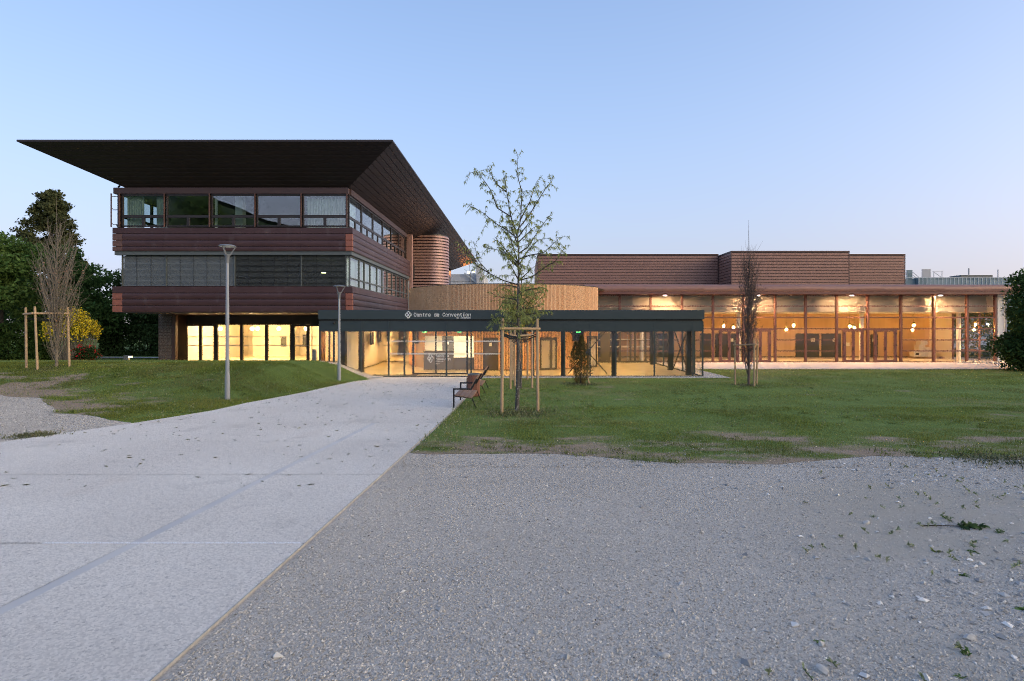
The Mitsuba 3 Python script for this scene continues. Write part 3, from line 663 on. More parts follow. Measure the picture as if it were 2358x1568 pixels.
for a, b in zip(FXP[:-1], FXP[1:]): part(pv, 'upper_panel', CB(a + 0.03, b - 0.03, 31.06, 31.12, 2.56, 3.075, 0.006), 'anthracite')
part(pv, 'panel_rail', B(PX0, PX1, 31.13, 31.2, 2.50, 3.08), 'frame_black')
for k, x in enumerate(FXP): part(pv, 'mullion', B(x - 0.035, x + 0.035, 31.02 if k in (3, 5, 6) else 31.045, 31.16, 0.0, 3.08 if 0 < k < 14 else 3.08), 'anthracite')
part(pv, 'head_rail', B(PX0, PX1, 31.05, 31.14, 2.515, 2.558), 'anthracite')
for a, b in zip(FXP[:-1], FXP[1:]):
    part(pv, 'sill_rail', B(a + 0.035, b - 0.035, 31.05, 31.15, 0.0, 0.065), 'anthracite')
    part(pv, 'pane', q_pane(a + 0.035, b - 0.035, 0.065, 2.515, 31.10), 'glass')
for x in (2.27, 5.10): part(pv, 'steel_column', B(x - 0.16, x + 0.08, 31.45, 31.7, 0.0, 2.9), 'frame_black')
for x, y in ((-10.3, 32.4), (-9.75, 34.0), (9.35, 35.9), (9.4, 41.1), (9.42, 32.2)): part(pv, 'steel_column', B(x - 0.14, x + 0.14, y - 0.14, y + 0.14, 0, 2.9), 'frame_black')
SYP = [31.16, 32.6, 35.0, 37.3, 39.8, 42.0, 43.4]
for X in (PX0, PX1):
    for a, b in zip(SYP[:-1], SYP[1:]):
        part(pv, 'mullion', B(X - 0.04, X + 0.04, b - 0.05, b + 0.05, 0, 3.08), 'anthracite')
        part(pv, 'pane', q_pane_x(X, a + 0.05, b - 0.05, 0.065, 2.515), 'glass')
        part(pv, 'sill_rail', B(X - 0.045, X + 0.045, a + .05, b - .05, 0.0, 0.065), 'anthracite')
        part(pv, 'upper_panel', B(X - 0.04, X + 0.04, a + 0.052, b - 0.052, 2.516, 3.075), 'anthracite')
# cross bracing with node plates
part(pv, 'cross_brace', cat([bar((2.52, 31.75, 2.6), (4.72, 31.75, 0.12), 0.05), bar((4.72, 31.80, 2.6), (2.52, 31.80, 0.12), 0.05), B(3.44, 3.78, 31.71, 31.73, 1.16, 1.52)]), 'frame_black')
part(pv, 'cross_brace', cat([bar((9.45, 32.5, 2.6), (9.45, 35.6, 0.12), 0.05), bar((9.5, 35.6, 2.6), (9.5, 32.5, 0.12), 0.05)]), 'frame_black')
# lettering and emblem on the fascia, spaced like type on a grid
def mono(txt, x0, adv, h, depth, y, z, bold=True):
    out = []
    for k, ch in enumerate(txt):
        if ch == ' ': continue
        m = meshkit.text_mesh(ch, h, depth, bold); v = np.array(m.vertices)
        w = v[:, 0].max() - v[:, 0].min()
        sx = min(1.25, adv * 0.80 / w) if ch not in 'itrl' else min(1.6, adv * 0.62 / w)
        vx = (v[:, 0] - (v[:, 0].max() + v[:, 0].min()) / 2) * sx + x0 + (k + 0.5) * adv
        out.append((np.column_stack([vx, y - v[:, 2], z + v[:, 1]]), np.array(m.faces)))
    return cat(out)
lx0, lx1 = -6.01, -2.86
part(pv, 'lettering', mono('Centre de Convention', lx0, (lx1 - lx0) / 20, 0.205, 0.018, 30.948, 3.325, False), 'white_decal', label='white words Centre de Convention on the fascia')
part(pv, 'lettering', mono('by ARCHPARC', lx1 - 0.80, 0.80 / 11, 0.078, 0.012, 30.948, 3.212), 'white_decal', label='small white words by ARCHPARC under the sign')
def emblem(cx, cz, w, h, y, t, d):
    """a diamond cut into four smaller ones"""
    out = []
    P = lambda a, b: (cx + a * w / 2, y, cz + b * h / 2)
    for a, b in (((-1, 0), (0, 1)), ((0, 1), (1, 0)), ((1, 0), (0, -1)), ((0, -1), (-1, 0)), ((-.5, .5), (.5, -.5)), ((-.5, -.5), (.5, .5))):
        out.append(bar(P(*a), P(*b), t, d, up=(0, 1, 0)))
    return cat(out)
part(pv, 'emblem', emblem(-6.30, 3.425, 0.37, 0.39, 30.94, 0.034, 0.016), 'white_decal', label='white diamond emblem left of the sign lettering')
part(pv, 'glass_emblem', emblem(-5.11, 1.03, 0.33, 0.50, 31.093, 0.03, 0.004), 'white_decal', label='white diamond emblem stuck on the door glass')
gx0 = -4.82
part(pv, 'glass_lettering', cat([mono('Centre de', gx0, 0.082, 0.12, 0.002, 31.094, 1.10, True), mono('Convention', gx0, 0.082, 0.12, 0.002, 31.094, 0.93, True), B(gx0, gx0 + 0.42, 31.091, 31.093, 0.845, 0.865), mono('ARCHPARC', gx0, 0.03, 0.045, 0.002, 31.094, 0.71, False)]), 'white_decal', label='white lettering on the door glass')
for a, b in ((-7.37, -6.59), (-6.51, -4.27), (-4.19, -2.91), (-2.83, -1.26)):
    for z in (1.24, 1.98 - 0.05): part(pv, 'frost_strip', B(a, b, 31.104, 31.107, z, z + 0.07), 'frost_band')
# inner doors of the draught lobby
part(pv, 'inner_door', cat([B(-6.42, -6.32, 32.65, 32.75, 0, 2.5), B(-5.10, -5.02, 32.65, 32.75, 0, 2.5), B(-3.30, -3.20, 32.65, 32.75, 0, 2.5), B(-6.32, -5.1, 32.65, 32.75, 0, 0.09), B(-5.02, -3.3, 32.65, 32.75, 0, 0.09), B(-6.42, -3.2, 32.66, 32.74, 2.5, 2.6)]), 'frame_black')
part(pv, 'inner_pane', cat([q_pane(-6.32, -5.1, .09, 2.5, 32.7), q_pane(-5.02, -3.3, .09, 2.5, 32.7)]), 'glass')
part(pv, 'door_mat', B(-8.6, -6.0, 31.4, 32.4, 0.025, 0.035), 'door_dark')
part(pv, 'ceiling', cat([B(PX0 + 0.05, PX1 - 0.05, 31.22, 43.4, 2.90, 2.99), B(-13.5, -7.0, 43.4, 58, 2.90, 2.99)]), 'ceiling')
part(pv, 'floor', cat([B(PX0 + 0.05, PX1 - 0.05, 31.16, 43.45, 0.001, 0.02), B(-13.5, -6, 43.45, 58, 0.001, 0.02)]), 'floor_warm')
# white wall with a rounded end running back along the corridor
wl = [(-11.12, 35.6), (-11.10, 35.2)] + [(-11.0 + .55 * math.sin(t), 35.7 - .55 * math.cos(t)) for t in np.linspace(0.0, 1.5, 10)] + [(-10.55, 40), (-11.3, 47), (-12.3, 57.0)]
wv = np.array([(x, y, z) for z in (0.02, 2.9) for x, y in wl]); k = len(wl); q = np.arange(k - 1)
part(pv, 'curved_wall', (wv, np.vstack([np.stack([q, q + 1, q + k + 1], 1), np.stack([q, q + k + 1, q + k], 1)])), 'white_wall', smooth=40)
part(pv, 'corridor_wall', cat([B(-13.4, -7.0, 57.5, 57.7, 0, 2.9), B(-8.7, -8.5, 43.4, 57.5, 0, 2.9)]), 'white_wall')
part(pv, 'wall_base', cat([bar((a[0] + .012, a[1] - .004, 0.05), (b[0] + .012, b[1] - .004, 0.05), 0.01, 0.06) for a, b in zip(wl[1:-1], wl[2:])]), 'door_brown')
def screen(x, y, z0, z1, w, ang, lab, m_='screen'):
    s = thing('wall_screen', lab, 'screen')
    part(s, 'panel', move(CB(-w / 2, w / 2, -0.06, 0, z0, z1, 0.01), x, y, 0, ang), m_)
    part(s, 'bracket', move(B(-w / 6, w / 6, 0.0, 0.07, (z0 + z1) / 2 - 0.1, (z0 + z1) / 2 + 0.1), x, y, 0, ang), 'frame_black')
wang = math.atan2(7.0, -0.75)
screen(-10.28, 38.2, 1.55, 2.4, 1.3, wang, 'screen nearest the glass on the white curved wall of the pavilion')
screen(-10.62, 41.6, 1.62, 2.42, 1.4, wang, 'middle one of the three black screens on the white curved wall')
screen(-11.1, 46.4, 1.65, 2.42, 1.4, wang, 'farthest of the three screens along the white corridor wall')
# lower part of the timber drum, inside the pavilion
d1, d2, d3, op = (-0.191, -0.065), (0.296, 0.449), (0.813, 0.969), (-0.844, -0.278)
holes = [(*op, -1, 2.17), (*d1, -1, 2.08), (*d2, -1, 2.10), (*d3, -1, 2.15)]
part(rd, 'slat_cladding', arc_slats(0.08, 2.9, -1.45, AE, pitch=0.10, w=0.055, holes=holes), 'timber', kind='stuff', label='upright timber slats of the drum inside the pavilion')
bk = []
for a0, a1, z0, z1 in ((-1.45, op[0], 0.02, 2.9), (op[0], op[1], 2.17, 2.9), (op[1], AE, 0.02, 2.9)):
    bk.append(lathe([(RR - 0.03, z0), (RR - 0.03, z1)], 40, (RC[0], RC[1], 0), -PI / 2 + a0, -PI / 2 + a1))
part(rd, 'backing_wall', cat(bk), 'timber_back', smooth=True)
def on_drum(a, mesh, r=RR): return move(mesh, RC[0] + r * math.sin(a), RC[1] - r * math.cos(a), 0, a)
for (a0, a1), z1, kind in ((d1, 2.06, 0), (d2, 2.08, 1), (d3, 2.13, 2)):
    w = (a1 - a0) * RR; am = (a0 + a1) / 2
    dk = num(rd + '__door')
    part(dk, 'frame', on_drum(am, cat([B(-w / 2, -w / 2 + .06, -.08, .05, .02, z1 - .06), B(w / 2 - .06, w / 2, -.08, .05, .02, z1 - .06), B(-w / 2, w / 2, -.08, .05, z1 - .06, z1)])), 'door_brown')
    if kind == 0:
        part(dk, 'leaf', on_drum(am, B(-w / 2 + .06, w / 2 - .06, -.03, .01, .02, z1 - .06)), 'door_brown')
        part(dk, 'notice', on_drum(am, B(-.1, .08, -.034, -.031, 1.55, 1.76)), 'paper')
        part(dk, 'handle', on_drum(am, B(-w / 2 + .1, -w / 2 + .24, -.07, -.05, .98, 1.01)), 'steel_grey')
    else:
        mid = 0.12 if kind == 1 else 0.0
        part(dk, 'leaf', on_drum(am, cat([B(-w / 2 + .06, w / 2 - .06, -.03, .01, .02, .14), B(-w / 2 + .06, w / 2 - .06, -.03, .01, z1 - .18, z1 - .06)] + ([B(mid - .02, mid + .14, -.03, .01, .14, z1 - .18)] if kind == 1 else [B(-w / 2 + .06, -w / 2 + .18, -.03, .01, .14, z1 - .18)]))), 'door_brown')
        part(dk, 'pane', on_drum(am, (np.array([(-w / 2 + .06, 0, .14), (w / 2 - .06, 0, .14), (w / 2 - .06, 0, z1 - .18), (-w / 2 + .06, 0, z1 - .18)]), np.array([[0, 1, 2], [0, 2, 3]]))), 'frosted')
        part(dk, 'handle', on_drum(am, B(mid - .16, mid - .02, -.07, -.05, .98, 1.01)), 'steel_grey')
# reception room in the drum and its desk
part(rd, 'reception_wall', cat([B(-7.4, -1.9, 40.2, 40.3, 0, 2.6), B(-2.0, -1.9, 36.6, 40.2, 0, 2.6)]), 'white_wall')
part(rd, 'reception_ceiling', B(-7.4, -1.9, 36.9, 40.2, 2.55, 2.62), 'ceiling')
part(rd, 'reception_floor', B(-7.4, -1.9, 36.6, 40.2, 0.0, 0.018), 'floor_pale')
part(rd, 'reception_door', B(-5.75, -4.95, 40.14, 40.19, 0.02, 2.12), 'desk_grey')
part(rd, 'notice', B(-5.45, -5.28, 40.12, 40.138, 1.5, 1.72), 'paper')
part(rd, 'cupboard', B(-3.2, -2.0, 39.4, 40.18, 0.02, 1.0), 'room_pale')
dsk = thing('reception_desk', 'dark grey reception desk with a raised left end in the timber opening', 'desk')
part(dsk, 'front', cat([B(-6.35, -4.45, 36.02, 36.12, 0.02, 1.18), B(-4.449, -3.05, 36.05, 36.15, 0.02, 0.74)]), 'desk_grey')
part(dsk, 'top', cat([B(-6.38, -4.43, 35.98, 36.5, 1.18, 1.22), B(-4.43, -3.0, 36.0, 36.7, 0.742, 0.78)]), 'door_brown')
part(rd, 'curved_panel', lathe([(RR + 0.06, 0.02), (RR + 0.06, 1.9)], 10, (RC[0], RC[1], 0), -PI / 2 + op[0] - 0.16, -PI / 2 + op[0] - 0.005), 'hall_timber', smooth=True)
for a, z0, z1, w, lab in ((-0.985, 1.62, 2.5, 0.62, 'black screen on the timber drum left of the reception opening'), (0.1, 1.95, 2.52, 1.1, 'black screen on the timber drum behind the staked trees'), (0.678, 1.85, 2.55, 1.0, 'black screen on the timber wall behind the small conifer')):
    screen(RC[0] + (RR + .07) * math.sin(a), RC[1] - (RR + .07) * math.cos(a), z0, z1, w, a, lab)
for x, y, lab in ((-5.97, 34.2, 'green exit sign hanging left over the reception opening'), (-3.86, 34.0, 'green exit sign hanging right over the reception opening'), (3.32, 34.0, 'green exit sign hanging in front of the black screen by the conifer')):
    e = thing('exit_sign', lab, 'exit sign')
    part(e, 'panel', B(x - .13, x + .13, y - .02, y + .02, 2.42, 2.54), 'sign_green', emitter=emit((0.01, 0.16, 0.05)))
    part(e, 'pictogram', cat([B(x - .09, x - .01, y - .024, y - .0205, 2.45, 2.51), B(x + .02, x + .08, y - .024, y - .0205, 2.47, 2.49)]), 'paper')
    part(e, 'hanger', cat([B(x - .1, x - .09, y - .005, y + .005, 2.54, 2.9), B(x + .09, x + .1, y - .005, y + .005, 2.54, 2.9)]), 'frame_black')
# rear glazed doors to the hall
rr_ = num(pv + '__rear_door')
rx = [5.3, 6.0, 6.62, 7.45, 8.25, 8.6, 9.4, PX1 - 0.05]
part(rr_, 'frame', cat([B(x - .07, x + .07, 43.42, 43.52, 0.02, 2.35) for x in rx] + [B(5.23, PX1 - 0.06, 43.41, 43.53, 2.35, 2.52), B(5.23, PX1 - 0.06, 43.41, 43.53, 0.02, 0.16)]), 'door_brown')
part(rr_, 'pane', cat([q_pane(a + .07, b - .07, .16, 2.35, 43.47) for a, b in zip(rx[:-1], rx[1:])]), 'glass')
part(rr_, 'dark_leaf', B(rx[1] + .072, rx[2] - .072, 43.43, 43.45, 0.17, 2.34), 'door_brown')
for x in (6.9, 8.0): part(rr_, 'pull_bar', tube([(x, 43.33, 0.15), (x, 43.33, 2.3)], 0.02, 6), 'steel_grey')
part(rr_, 'frost_strip', cat([B(a + .075, b - .075, 43.462, 43.466, z, z + .06) for a, b in zip(rx[:-1], rx[1:]) for z in (1.2, 1.75)]), 'frost_band')
part(pv, 'rear_wall', cat([B(PX0 + .05, -8.75, 43.42, 43.5, 2.4, 2.9), B(5.2, PX1 - .06, 43.43, 43.5, 2.52, 2.9)]), 'hall_timber')
# ceiling lamps of the pavilion
for x, y, lab in ((-9.2, 33.2, 'over the rounded end of the white wall'), (-5.6, 34.0, 'between the entrance doors and the reception desk'), (-1.2, 33.2, 'behind the stake frames of the young trees'), (2.6, 33.6, 'behind the small conifer'), (6.4, 33.6, 'behind the right part of the glass front'), (7.4, 38.5, 'in the open right rear of the pavilion'), (-9.3, 39.5, 'at the mouth of the corridor'), (-10.2, 48.0, 'far down the corridor'), (6.8, 41.6, 'right before the rear glazed doors')):
    l = thing('ceiling_lamp', 'flat white lamp under the pavilion ceiling ' + lab, 'lamp', 'flat lamps under the pavilion ceiling')
    part(l, 'frame', B(x - .62, x + .62, y - .17, y + .17, 2.865, 2.899), 'frame_black')
    part(l, 'diffuser', (np.array([(x - .6, y - .15, 2.862), (x + .6, y - .15, 2.862), (x + .6, y + .15, 2.862), (x - .6, y + .15, 2.862)]), np.array([[0, 2, 1], [0, 3, 2]])), 'white_wall', emitter=emit((11, 7.0, 2.6)))
l = thing('ceiling_lamp', 'flat white ceiling lamp in the room behind the reception desk', 'lamp')
part(l, 'frame', B(-5.6, -3.6, 38.0, 38.6, 2.52, 2.549), 'frame_black')
part(l, 'diffuser', (np.array([(-5.58, 38.02, 2.518), (-3.62, 38.02, 2.518), (-3.62, 38.58, 2.518), (-5.58, 38.58, 2.518)]), np.array([[0, 2, 1], [0, 3, 2]])), 'white_wall', emitter=emit((7, 5.9, 3.6)))
# small fittings outside: camera by the left corner
sc_ = thing('security_camera', 'small black camera under the fascia near the left end of the pavilion', 'camera')
part(sc_, 'arm', B(-10.38, -10.32, 30.88, 31.04, 3.0, 3.04), 'frame_black')
part(sc_, 'dome', ico(0.07, 2, (-10.35, 30.86, 2.97)), 'frame_black', smooth=True)

# ------------------------------------------------------------------ the long glazed hall at the right
hb = thing('hall_building', 'long low brown hall with a full height lit glass front behind a pale terrace', 'building')
HX = [5.2, 7.44, 9.83, 12.27, 14.65, 17.0, 19.45, 21.8, 24.2, 26.6, 29.16, 31.7, 34.26, 36.45]
HY = 43.6; HZ = [0.05, 0.905, 1.75, 2.62, 3.49, 4.36, 5.22]
doors = {(14.65, 17.0), (17.0, 19.45), (24.2, 26.6), (26.6, 29.16)}
for x in HX: part(hb, 'mullion', B(x - 0.07, x + 0.07, HY - 0.10, HY + 0.12, 0.03, 5.24), 'hall_frame')
for a, b in zip(HX[:-1], HX[1:]):
    dr_ = (a, b) in doors
    for k in range(7):
        if dr_ and k in (1, 2): continue
        z = HZ[k]
        part(hb, 'transom', B(a + .07, b - .07, HY - 0.06, HY + 0.08, z - 0.042, z + 0.042) if k else B(a + .07, b - .07, HY - .06, HY + .08, 0.035, 0.09), 'hall_frame')
    for k in range(6):
        if dr_ and k < 3: continue
        part(hb, 'pane', q_pane(a + .07, b - .07, HZ[k] + .042, HZ[k + 1] - .042, HY), 'glass')
    if dr_:
        dk = num(hb + '__double_door')
        w = b - a; xs = [a + .07, a + .52, a + .52 + (w - .95) / 2 + .02, b - .41, b - .07]
        part(dk, 'frame', cat([B(x - .06, x + .06, HY - .09, HY + .05, .09, 2.50) for x in (xs[1], xs[3])] + [B(xs[0], xs[4], HY - .09, HY + .05, 2.50, 2.588)]), 'hall_frame')
        for u, v in ((xs[1] + .065, xs[2] - .005), (xs[2] + .005, xs[3] - .065)):
            part(dk, 'leaf', cat([B(u, u + .10, HY - .08, HY, .10, 2.49), B(v - .10, v, HY - .08, HY, .10, 2.49), B(u + .1, v - .1, HY - .08, HY, .10, .22), B(u + .1, v - .1, HY - .08, HY, 2.39, 2.49)]), 'hall_frame')
            part(dk, 'pane', q_pane(u + .1, v - .1, .22, 2.39, HY - .04), 'glass')
        for u, v in ((xs[0], xs[1] - .06), (xs[3] + .06, xs[4])): part(dk, 'side_pane', q_pane(u, v, .09, 2.50, HY), 'glass')
        part(dk, 'handle', B(xs[2] - .07, xs[2] - .04, HY - .14, HY - .08, .95, 1.2), 'frame_black')
        for x in (xs[1], xs[3]): part(dk, 'hinge', cat([B(x - .03, x + .03, HY - .12, HY - .09, z, z + .12) for z in (.45, 1.3, 2.2)]), 'frame_black')
# projecting fascia: rounded upper sheet and a lower strip
def prism_x(prof, x0, x1):
    prof = np.array(prof, float); m = len(prof)
    v = np.array([(x, a, z) for x in (x0, x1) for a, z in prof]); f = []
    for q in range(m):
        r = (q + 1) % m; f += [[q, r, r + m], [q, r + m, q + m]]
    for q in range(1, m - 1): f += [[0, q + 1, q], [m, m + q, m + q + 1]]
    return (v, np.array(f))
fp = [(42.42, 5.42), (42.36, 5.55), (42.36, 5.70), (42.42, 5.84), (42.54, 5.93), (42.75, 5.965), (44.0, 5.97), (44.0, 5.42)]
fx = [4.6, 9.2, 13.6, 18.0, 22.5, 27.1, 31.6, 37.6]
for a, b in zip(fx[:-1], fx[1:]): part(hb, 'fascia', prism_x(fp, a + .003, b - .003), 'hall_clad', smooth=40)
part(hb, 'soffit', cat([B(4.6, 37.5, 42.50, 43.75, 5.24, 5.30), B(4.6, 37.5, 42.46, 42.499, 5.235, 5.42)]), 'hall_frame')
part(hb, 'roof', B(4.6, 37.5, 43.9, 62, 5.90, 5.96), 'shutter_grey')
# the stepped upper volumes of horizontal profiled sheets
def volume(x0, x1, y0, y1, zt, seam=None):
    part(hb, 'upper_core', B(x0 + .06, x1 - .06, y0 + .068, y1, 5.6, zt - .02), 'frame_dark')
    n_ = int((zt - 5.7) / 0.246)
    for r in range(n_):
        z = zt - 0.13 - (r + 1) * 0.246
        for bx2, a, b, v in ((front, x0 + .05, x1 - .05, y0),):
            cutsx = [a, b] if seam is None else [a, seam, b]
            for p_, q_ in zip(cutsx[:-1], cutsx[1:]):
                prof = [(y0 + .07, z + .198), (y0, z + .198), (y0, z + .004), (y0 + .07, z + .004)]
                part(hb, 'cladding_plank', prism_x(prof, p_ + .003, q_ - .003), 'hall_clad')
        zz = z
        part(hb, 'side_plank', B(x0, x0 + .055, y0 + .06, y1, zz + .02, zz + .215), 'hall_clad')
    part(hb, 'coping', B(x0 - .02, x1 + .02, y0 - .03, y1, zt - .125, zt), 'fascia_brown')
    part(hb, 'corner_trim', cat([B(x0 - .015, x0 + .045, y0 - .02, y0 + .05, 5.7, zt - .126), B(x1 - .045, x1 + .015, y0 - .02, y0 + .05, 5.7, zt - .126)]), 'fascia_brown')
volume(1.27, 17.24, 49.9, 64, 9.20)
volume(17.28, 27.12, 46.95, 60, 9.08, 20.85)
volume(27.16, 33.75, 49.9, 60, 9.20)
# hall interior
part(hb, 'bulkhead', B(5.2, 36.4, 44.35, 44.5, 3.92, 5.3), 'bulkhead_grey')
part(hb, 'ceiling', B(5.2, 36.4, 44.501, 50.6, 3.92, 4.0), 'ceiling')
part(hb, 'floor', B(5.2, 36.5, 43.66, 50.7, 0.001, 0.04), 'floor_warm')
pw = num(hb + '__timber_wall')
xs = np.arange(5.0, 38.4, 1.2)
for a, b in zip(xs[:-1], xs[1:]): part(pw, 'wall_panel', B(a + .004, b - .004, 50.6, 50.66, 0.12, 3.92), 'hall_timber')
part(pw, 'wall_base', B(5, 38.3, 50.62, 50.7, 0.0, 3.92), 'door_brown')
for a, b, z1, note in ((15.85, 16.82, 2.17, 0), (17.2, 19.2, 2.17, 1), (24.4, 26.5, 2.17, 1), (26.72, 28.45, 2.17, 1), (31.1, 31.75, 2.1, 1), (12.0, 13.5, 2.17, 0), (6.4, 8.6, 2.17, 1)):
    dk = num(hb + '__inner_door')
    part(dk, 'leaf', B(a, b, 50.54, 50.597, 0.04, z1), 'door_dark')
    if note: part(dk, 'notice', B(b - .75 if b - a > 1 else b - .5, b - .4 if b - a > 1 else b - .3, 50.52, 50.538, 1.45, 1.72), 'paper')
part(pw, 'notice', B(28.7, 29.25, 50.58, 50.598, 1.05, 1.35), 'paper')
part(hb, 'end_glazing', q_pane_x(36.45, 43.7, 47.9, .1, 3.9), 'glass')
part(hb, 'end_frame', cat([B(36.40, 36.5, y - .05, y + .05, 0, 3.9) for y in (45.1, 46.5, 47.9)] + [B(36.42, 36.48, 43.7, 47.9, z - .03, z + .03) for z in (.9, 1.75, 2.62, 3.49)]), 'hall_frame')
part(hb, 'end_wall', cat([B(36.4, 36.55, 47.95, 60, 0, 5.9), B(36.41, 36.54, 43.75, 47.95, 3.9, 5.9)]), 'white_wall')
part(hb, 'corner_wall', B(36.56, 37.25, 43.5, 43.8, 0, 5.24), 'white_wall')
part(hb, 'downpipe', tube([(37.1, 43.4, 0.0), (37.1, 43.4, 5.2)], 0.055, 10), 'steel_grey')
part(hb, 'letter_box', CB(36.2, 36.52, 43.36, 43.49, 1.05, 1.42), 'hall_frame')
part(hb, 'socket', B(21.95, 22.15, 50.58, 50.6, .35, .45), 'paper')
for x, y in ((17.3, 45.4), (27.2, 45.4), (35.0, 45.4), (9.5, 45.4)):
    part(hb, 'round_column', tube([(x, y, 0.03), (x, y, 3.95)], 0.16, 20), 'white_wall', smooth=40)
for k, (x, y, z) in enumerate(((16.24, 45.7, 2.86), (17.42, 46.8, 2.72), (21.3, 45.7, 2.58), (22.43, 46.8, 2.89), (26.44, 45.7, 2.82), (27.43, 46.8, 2.7), (31.62, 45.7, 2.9), (32.27, 46.8, 2.56), (35.95, 44.9, 2.98), (35.65, 44.65, 2.58))):
    nth = ('leftmost', 'second', 'middle', 'fourth', 'rightmost')[k // 2]
    which = ('nearer', 'farther')[k % 2]
    l = thing('pendant_lamp', f'{which} lamp of the {nth} pair of amber glass pendants in the hall', 'pendant lamp', 'amber glass pendants in the hall')
    part(l, 'cord', tube([(x, y, z + .26), (x, y, 3.93)], 0.008, 4), 'frame_black')
    part(l, 'socket', lathe([(0, z + .27), (.045, z + .26), (.045, z + .13), (.03, z + .09), (0, z + .09)], 10, (x, y, 0)), 'frame_black')
    part(l, 'shade', lathe([(.05, z + .22), (.12, z + .18), (.23, z + .04), (.27, z - .10), (.20, z - .20)], 20, (x, y, 0)), 'glass_amber', smooth=True)
    scene[num(l + '__bulb')] = {'type': 'sphere', 'center': [x, y, z], 'radius': 0.085, 'bsdf': {'type': 'ref', 'id': MAT['white_wall']}, 'emitter': emit((95, 60, 22))}
for k, x in enumerate((10.87, 18.02, 25.15, 31.95)):
    l = thing('downlight', ('downlight under the hall eaves nearest the timber drum', 'downlight under the hall eaves behind the tall bare tree', 'downlight under the hall eaves right of the projecting upper block joint', 'rightmost downlight under the hall eaves')[k], 'lamp', 'downlights under the hall eaves')
    part(l, 'housing', lathe([(0.15, 5.235), (0.15, 5.17), (0.13, 5.165), (0.13, 5.2)], 20, (x, 43.22, 0)), 'steel_grey', smooth=30)
    part(l, 'lens', (np.array([(x + .128 * math.cos(t), 43.22 - .128 * math.sin(t), 5.168) for t in np.arange(16) * PI / 8]), np.array([[0, i, i + 1] for i in range(1, 15)])), 'white_wall', emitter=emit((340, 190, 86)))
# boxes on pallets in the hall
def pallet(x, y, lab):
    p = thing('pallet', lab, 'pallet')
    for k in range(5): part(p, 'deck_board', B(x + k * .25, x + k * .25 + .2, y, y + .8, 0.16, 0.185), 'pallet')
    part(p, 'block', cat([B(x + a, x + a + .1, y + b, y + b + .1, 0.041, 0.159) for a in (0, .55, 1.1) for b in (0, .35, .7)]), 'pallet')
pallet(33.75, 48.7, 'left wooden pallet under the white boxes in the hall'); pallet(35.1, 48.7, 'right wooden pallet in the hall')
for x0, x1, z0, z1, lab in ((33.78, 34.35, .186, .68, 'leftmost white box with dark openings on the left pallet'), (34.38, 34.95, .186, .70, 'white box in the bottom row between two others'), (34.98, 35.5, .186, .70, 'rightmost white box of the bottom row'), (34.2, 34.75, .702, 1.2, 'white box in the second row, left one'), (34.78, 35.2, .702, 1.0, 'white box in the second row, right one'), (34.35, 34.95, 1.202, 1.55, 'topmost white box of the pile in the hall')):
    b = thing('box', lab, 'box', 'white boxes piled in the hall')
    part(b, 'carton', CB(x0, x1, 48.8, 49.4, z0, z1, .01), 'box_white')
    part(b, 'tape', B((x0 + x1) / 2 - .03, (x0 + x1) / 2 + .03, 48.796, 48.799, z0 + .02, z1 - .02), 'paper')
    if x0 < 34: part(b, 'opening', B(x0 + .12, x0 + .42, 48.795, 48.799, z0 + .14, z0 + .34), 'door_dark')

# ------------------------------------------------------------------ what stands farther back
gb = thing('grey_building', 'distant pale grey block with roof railings behind the sodium floodlight', 'building')
part(gb, 'wall', B(-15.5, -8.4, 120, 135, 0, 14.0), 'grey_panel')
part(gb, 'wall', B(-9.9, -8.6, 119, 120, 0, 16.0), 'grey_panel')
part(gb, 'cladding_joint', cat([B(-15.5, -10.0, 119.97, 119.995, z, z + .08) for z in (9.5, 12.4)]), 'shutter_grey')
part(gb, 'roof_rail', cat([B(-13, -8.6, 119.9, 119.95, z, z + .06) for z in (16.6, 17.2, 17.8)] + [B(x, x + .06, 119.9, 119.95, 16.0, 17.8) for x in np.arange(-13, -8.5, 1.0)]), 'steel_grey')
part(gb, 'antenna', cat([B(x, x + .07, 121, 121.07, 14, z) for x, z in ((-10.6, 19.4), (-10.1, 18.8), (-11.6, 18.6))]), 'steel_dark')
part(gb, 'stair', cat([bar((-12.5, 119.5, 14.2), (-9.2, 119.5, 11.6), .25), bar((-12.5, 119.5, 15.0), (-9.2, 119.5, 12.4), .08)]), 'office_frame')
fm = thing('floodlight_mast', 'mast with two glowing orange sodium floodlights below the far roof corner', 'floodlight')
fxx, fyy = -9.75, 100.2
part(fm, 'mast', tube([(fxx + .3, fyy + .3, 0), (fxx + .3, fyy + .3, 12.5)], 0.08, 8), 'steel_dark')
part(fm, 'cross_arm', bar((fxx - .2, fyy + .25, 12.3), (fxx + 1.3, fyy + .25, 12.3), .08), 'steel_dark')
for dx, s_ in ((0, 1.0), (0.95, 0.7)):
    part(fm, 'head', B(fxx + dx - .24, fxx + dx + .24, fyy - .05, fyy + .2, 12.28, 12.62), 'steel_dark')
    part(fm, 'lens', (np.array([(fxx + dx + a * .22 * s_, fyy - .055, 12.45 + b * .16 * s_) for a, b in ((-1, -1), (1, -1), (1, 1), (-1, 1))]), np.array([[0, 1, 2], [0, 2, 3]])), 'white_wall', emitter=emit((15, 4.4, 0.8)))
og = thing('office_building', 'distant blue glass office block behind the right end of the hall', 'building')
part(og, 'glass_front', B(105, 140, 150, 152, 0, 15.9), 'office_glass')
part(og, 'side_front', B(101.0, 104.9, 151.0, 153, 0, 15.7), 'office_glass')
part(og, 'mullion', cat([B(x, x + .16, 149.9, 149.99, 0, 15.9) for x in np.arange(105, 140, 1.05)] + [B(101, 140, 149.88, 149.95, z, z + .16) for z in (11.4, 13.6, 15.8)]), 'office_frame')
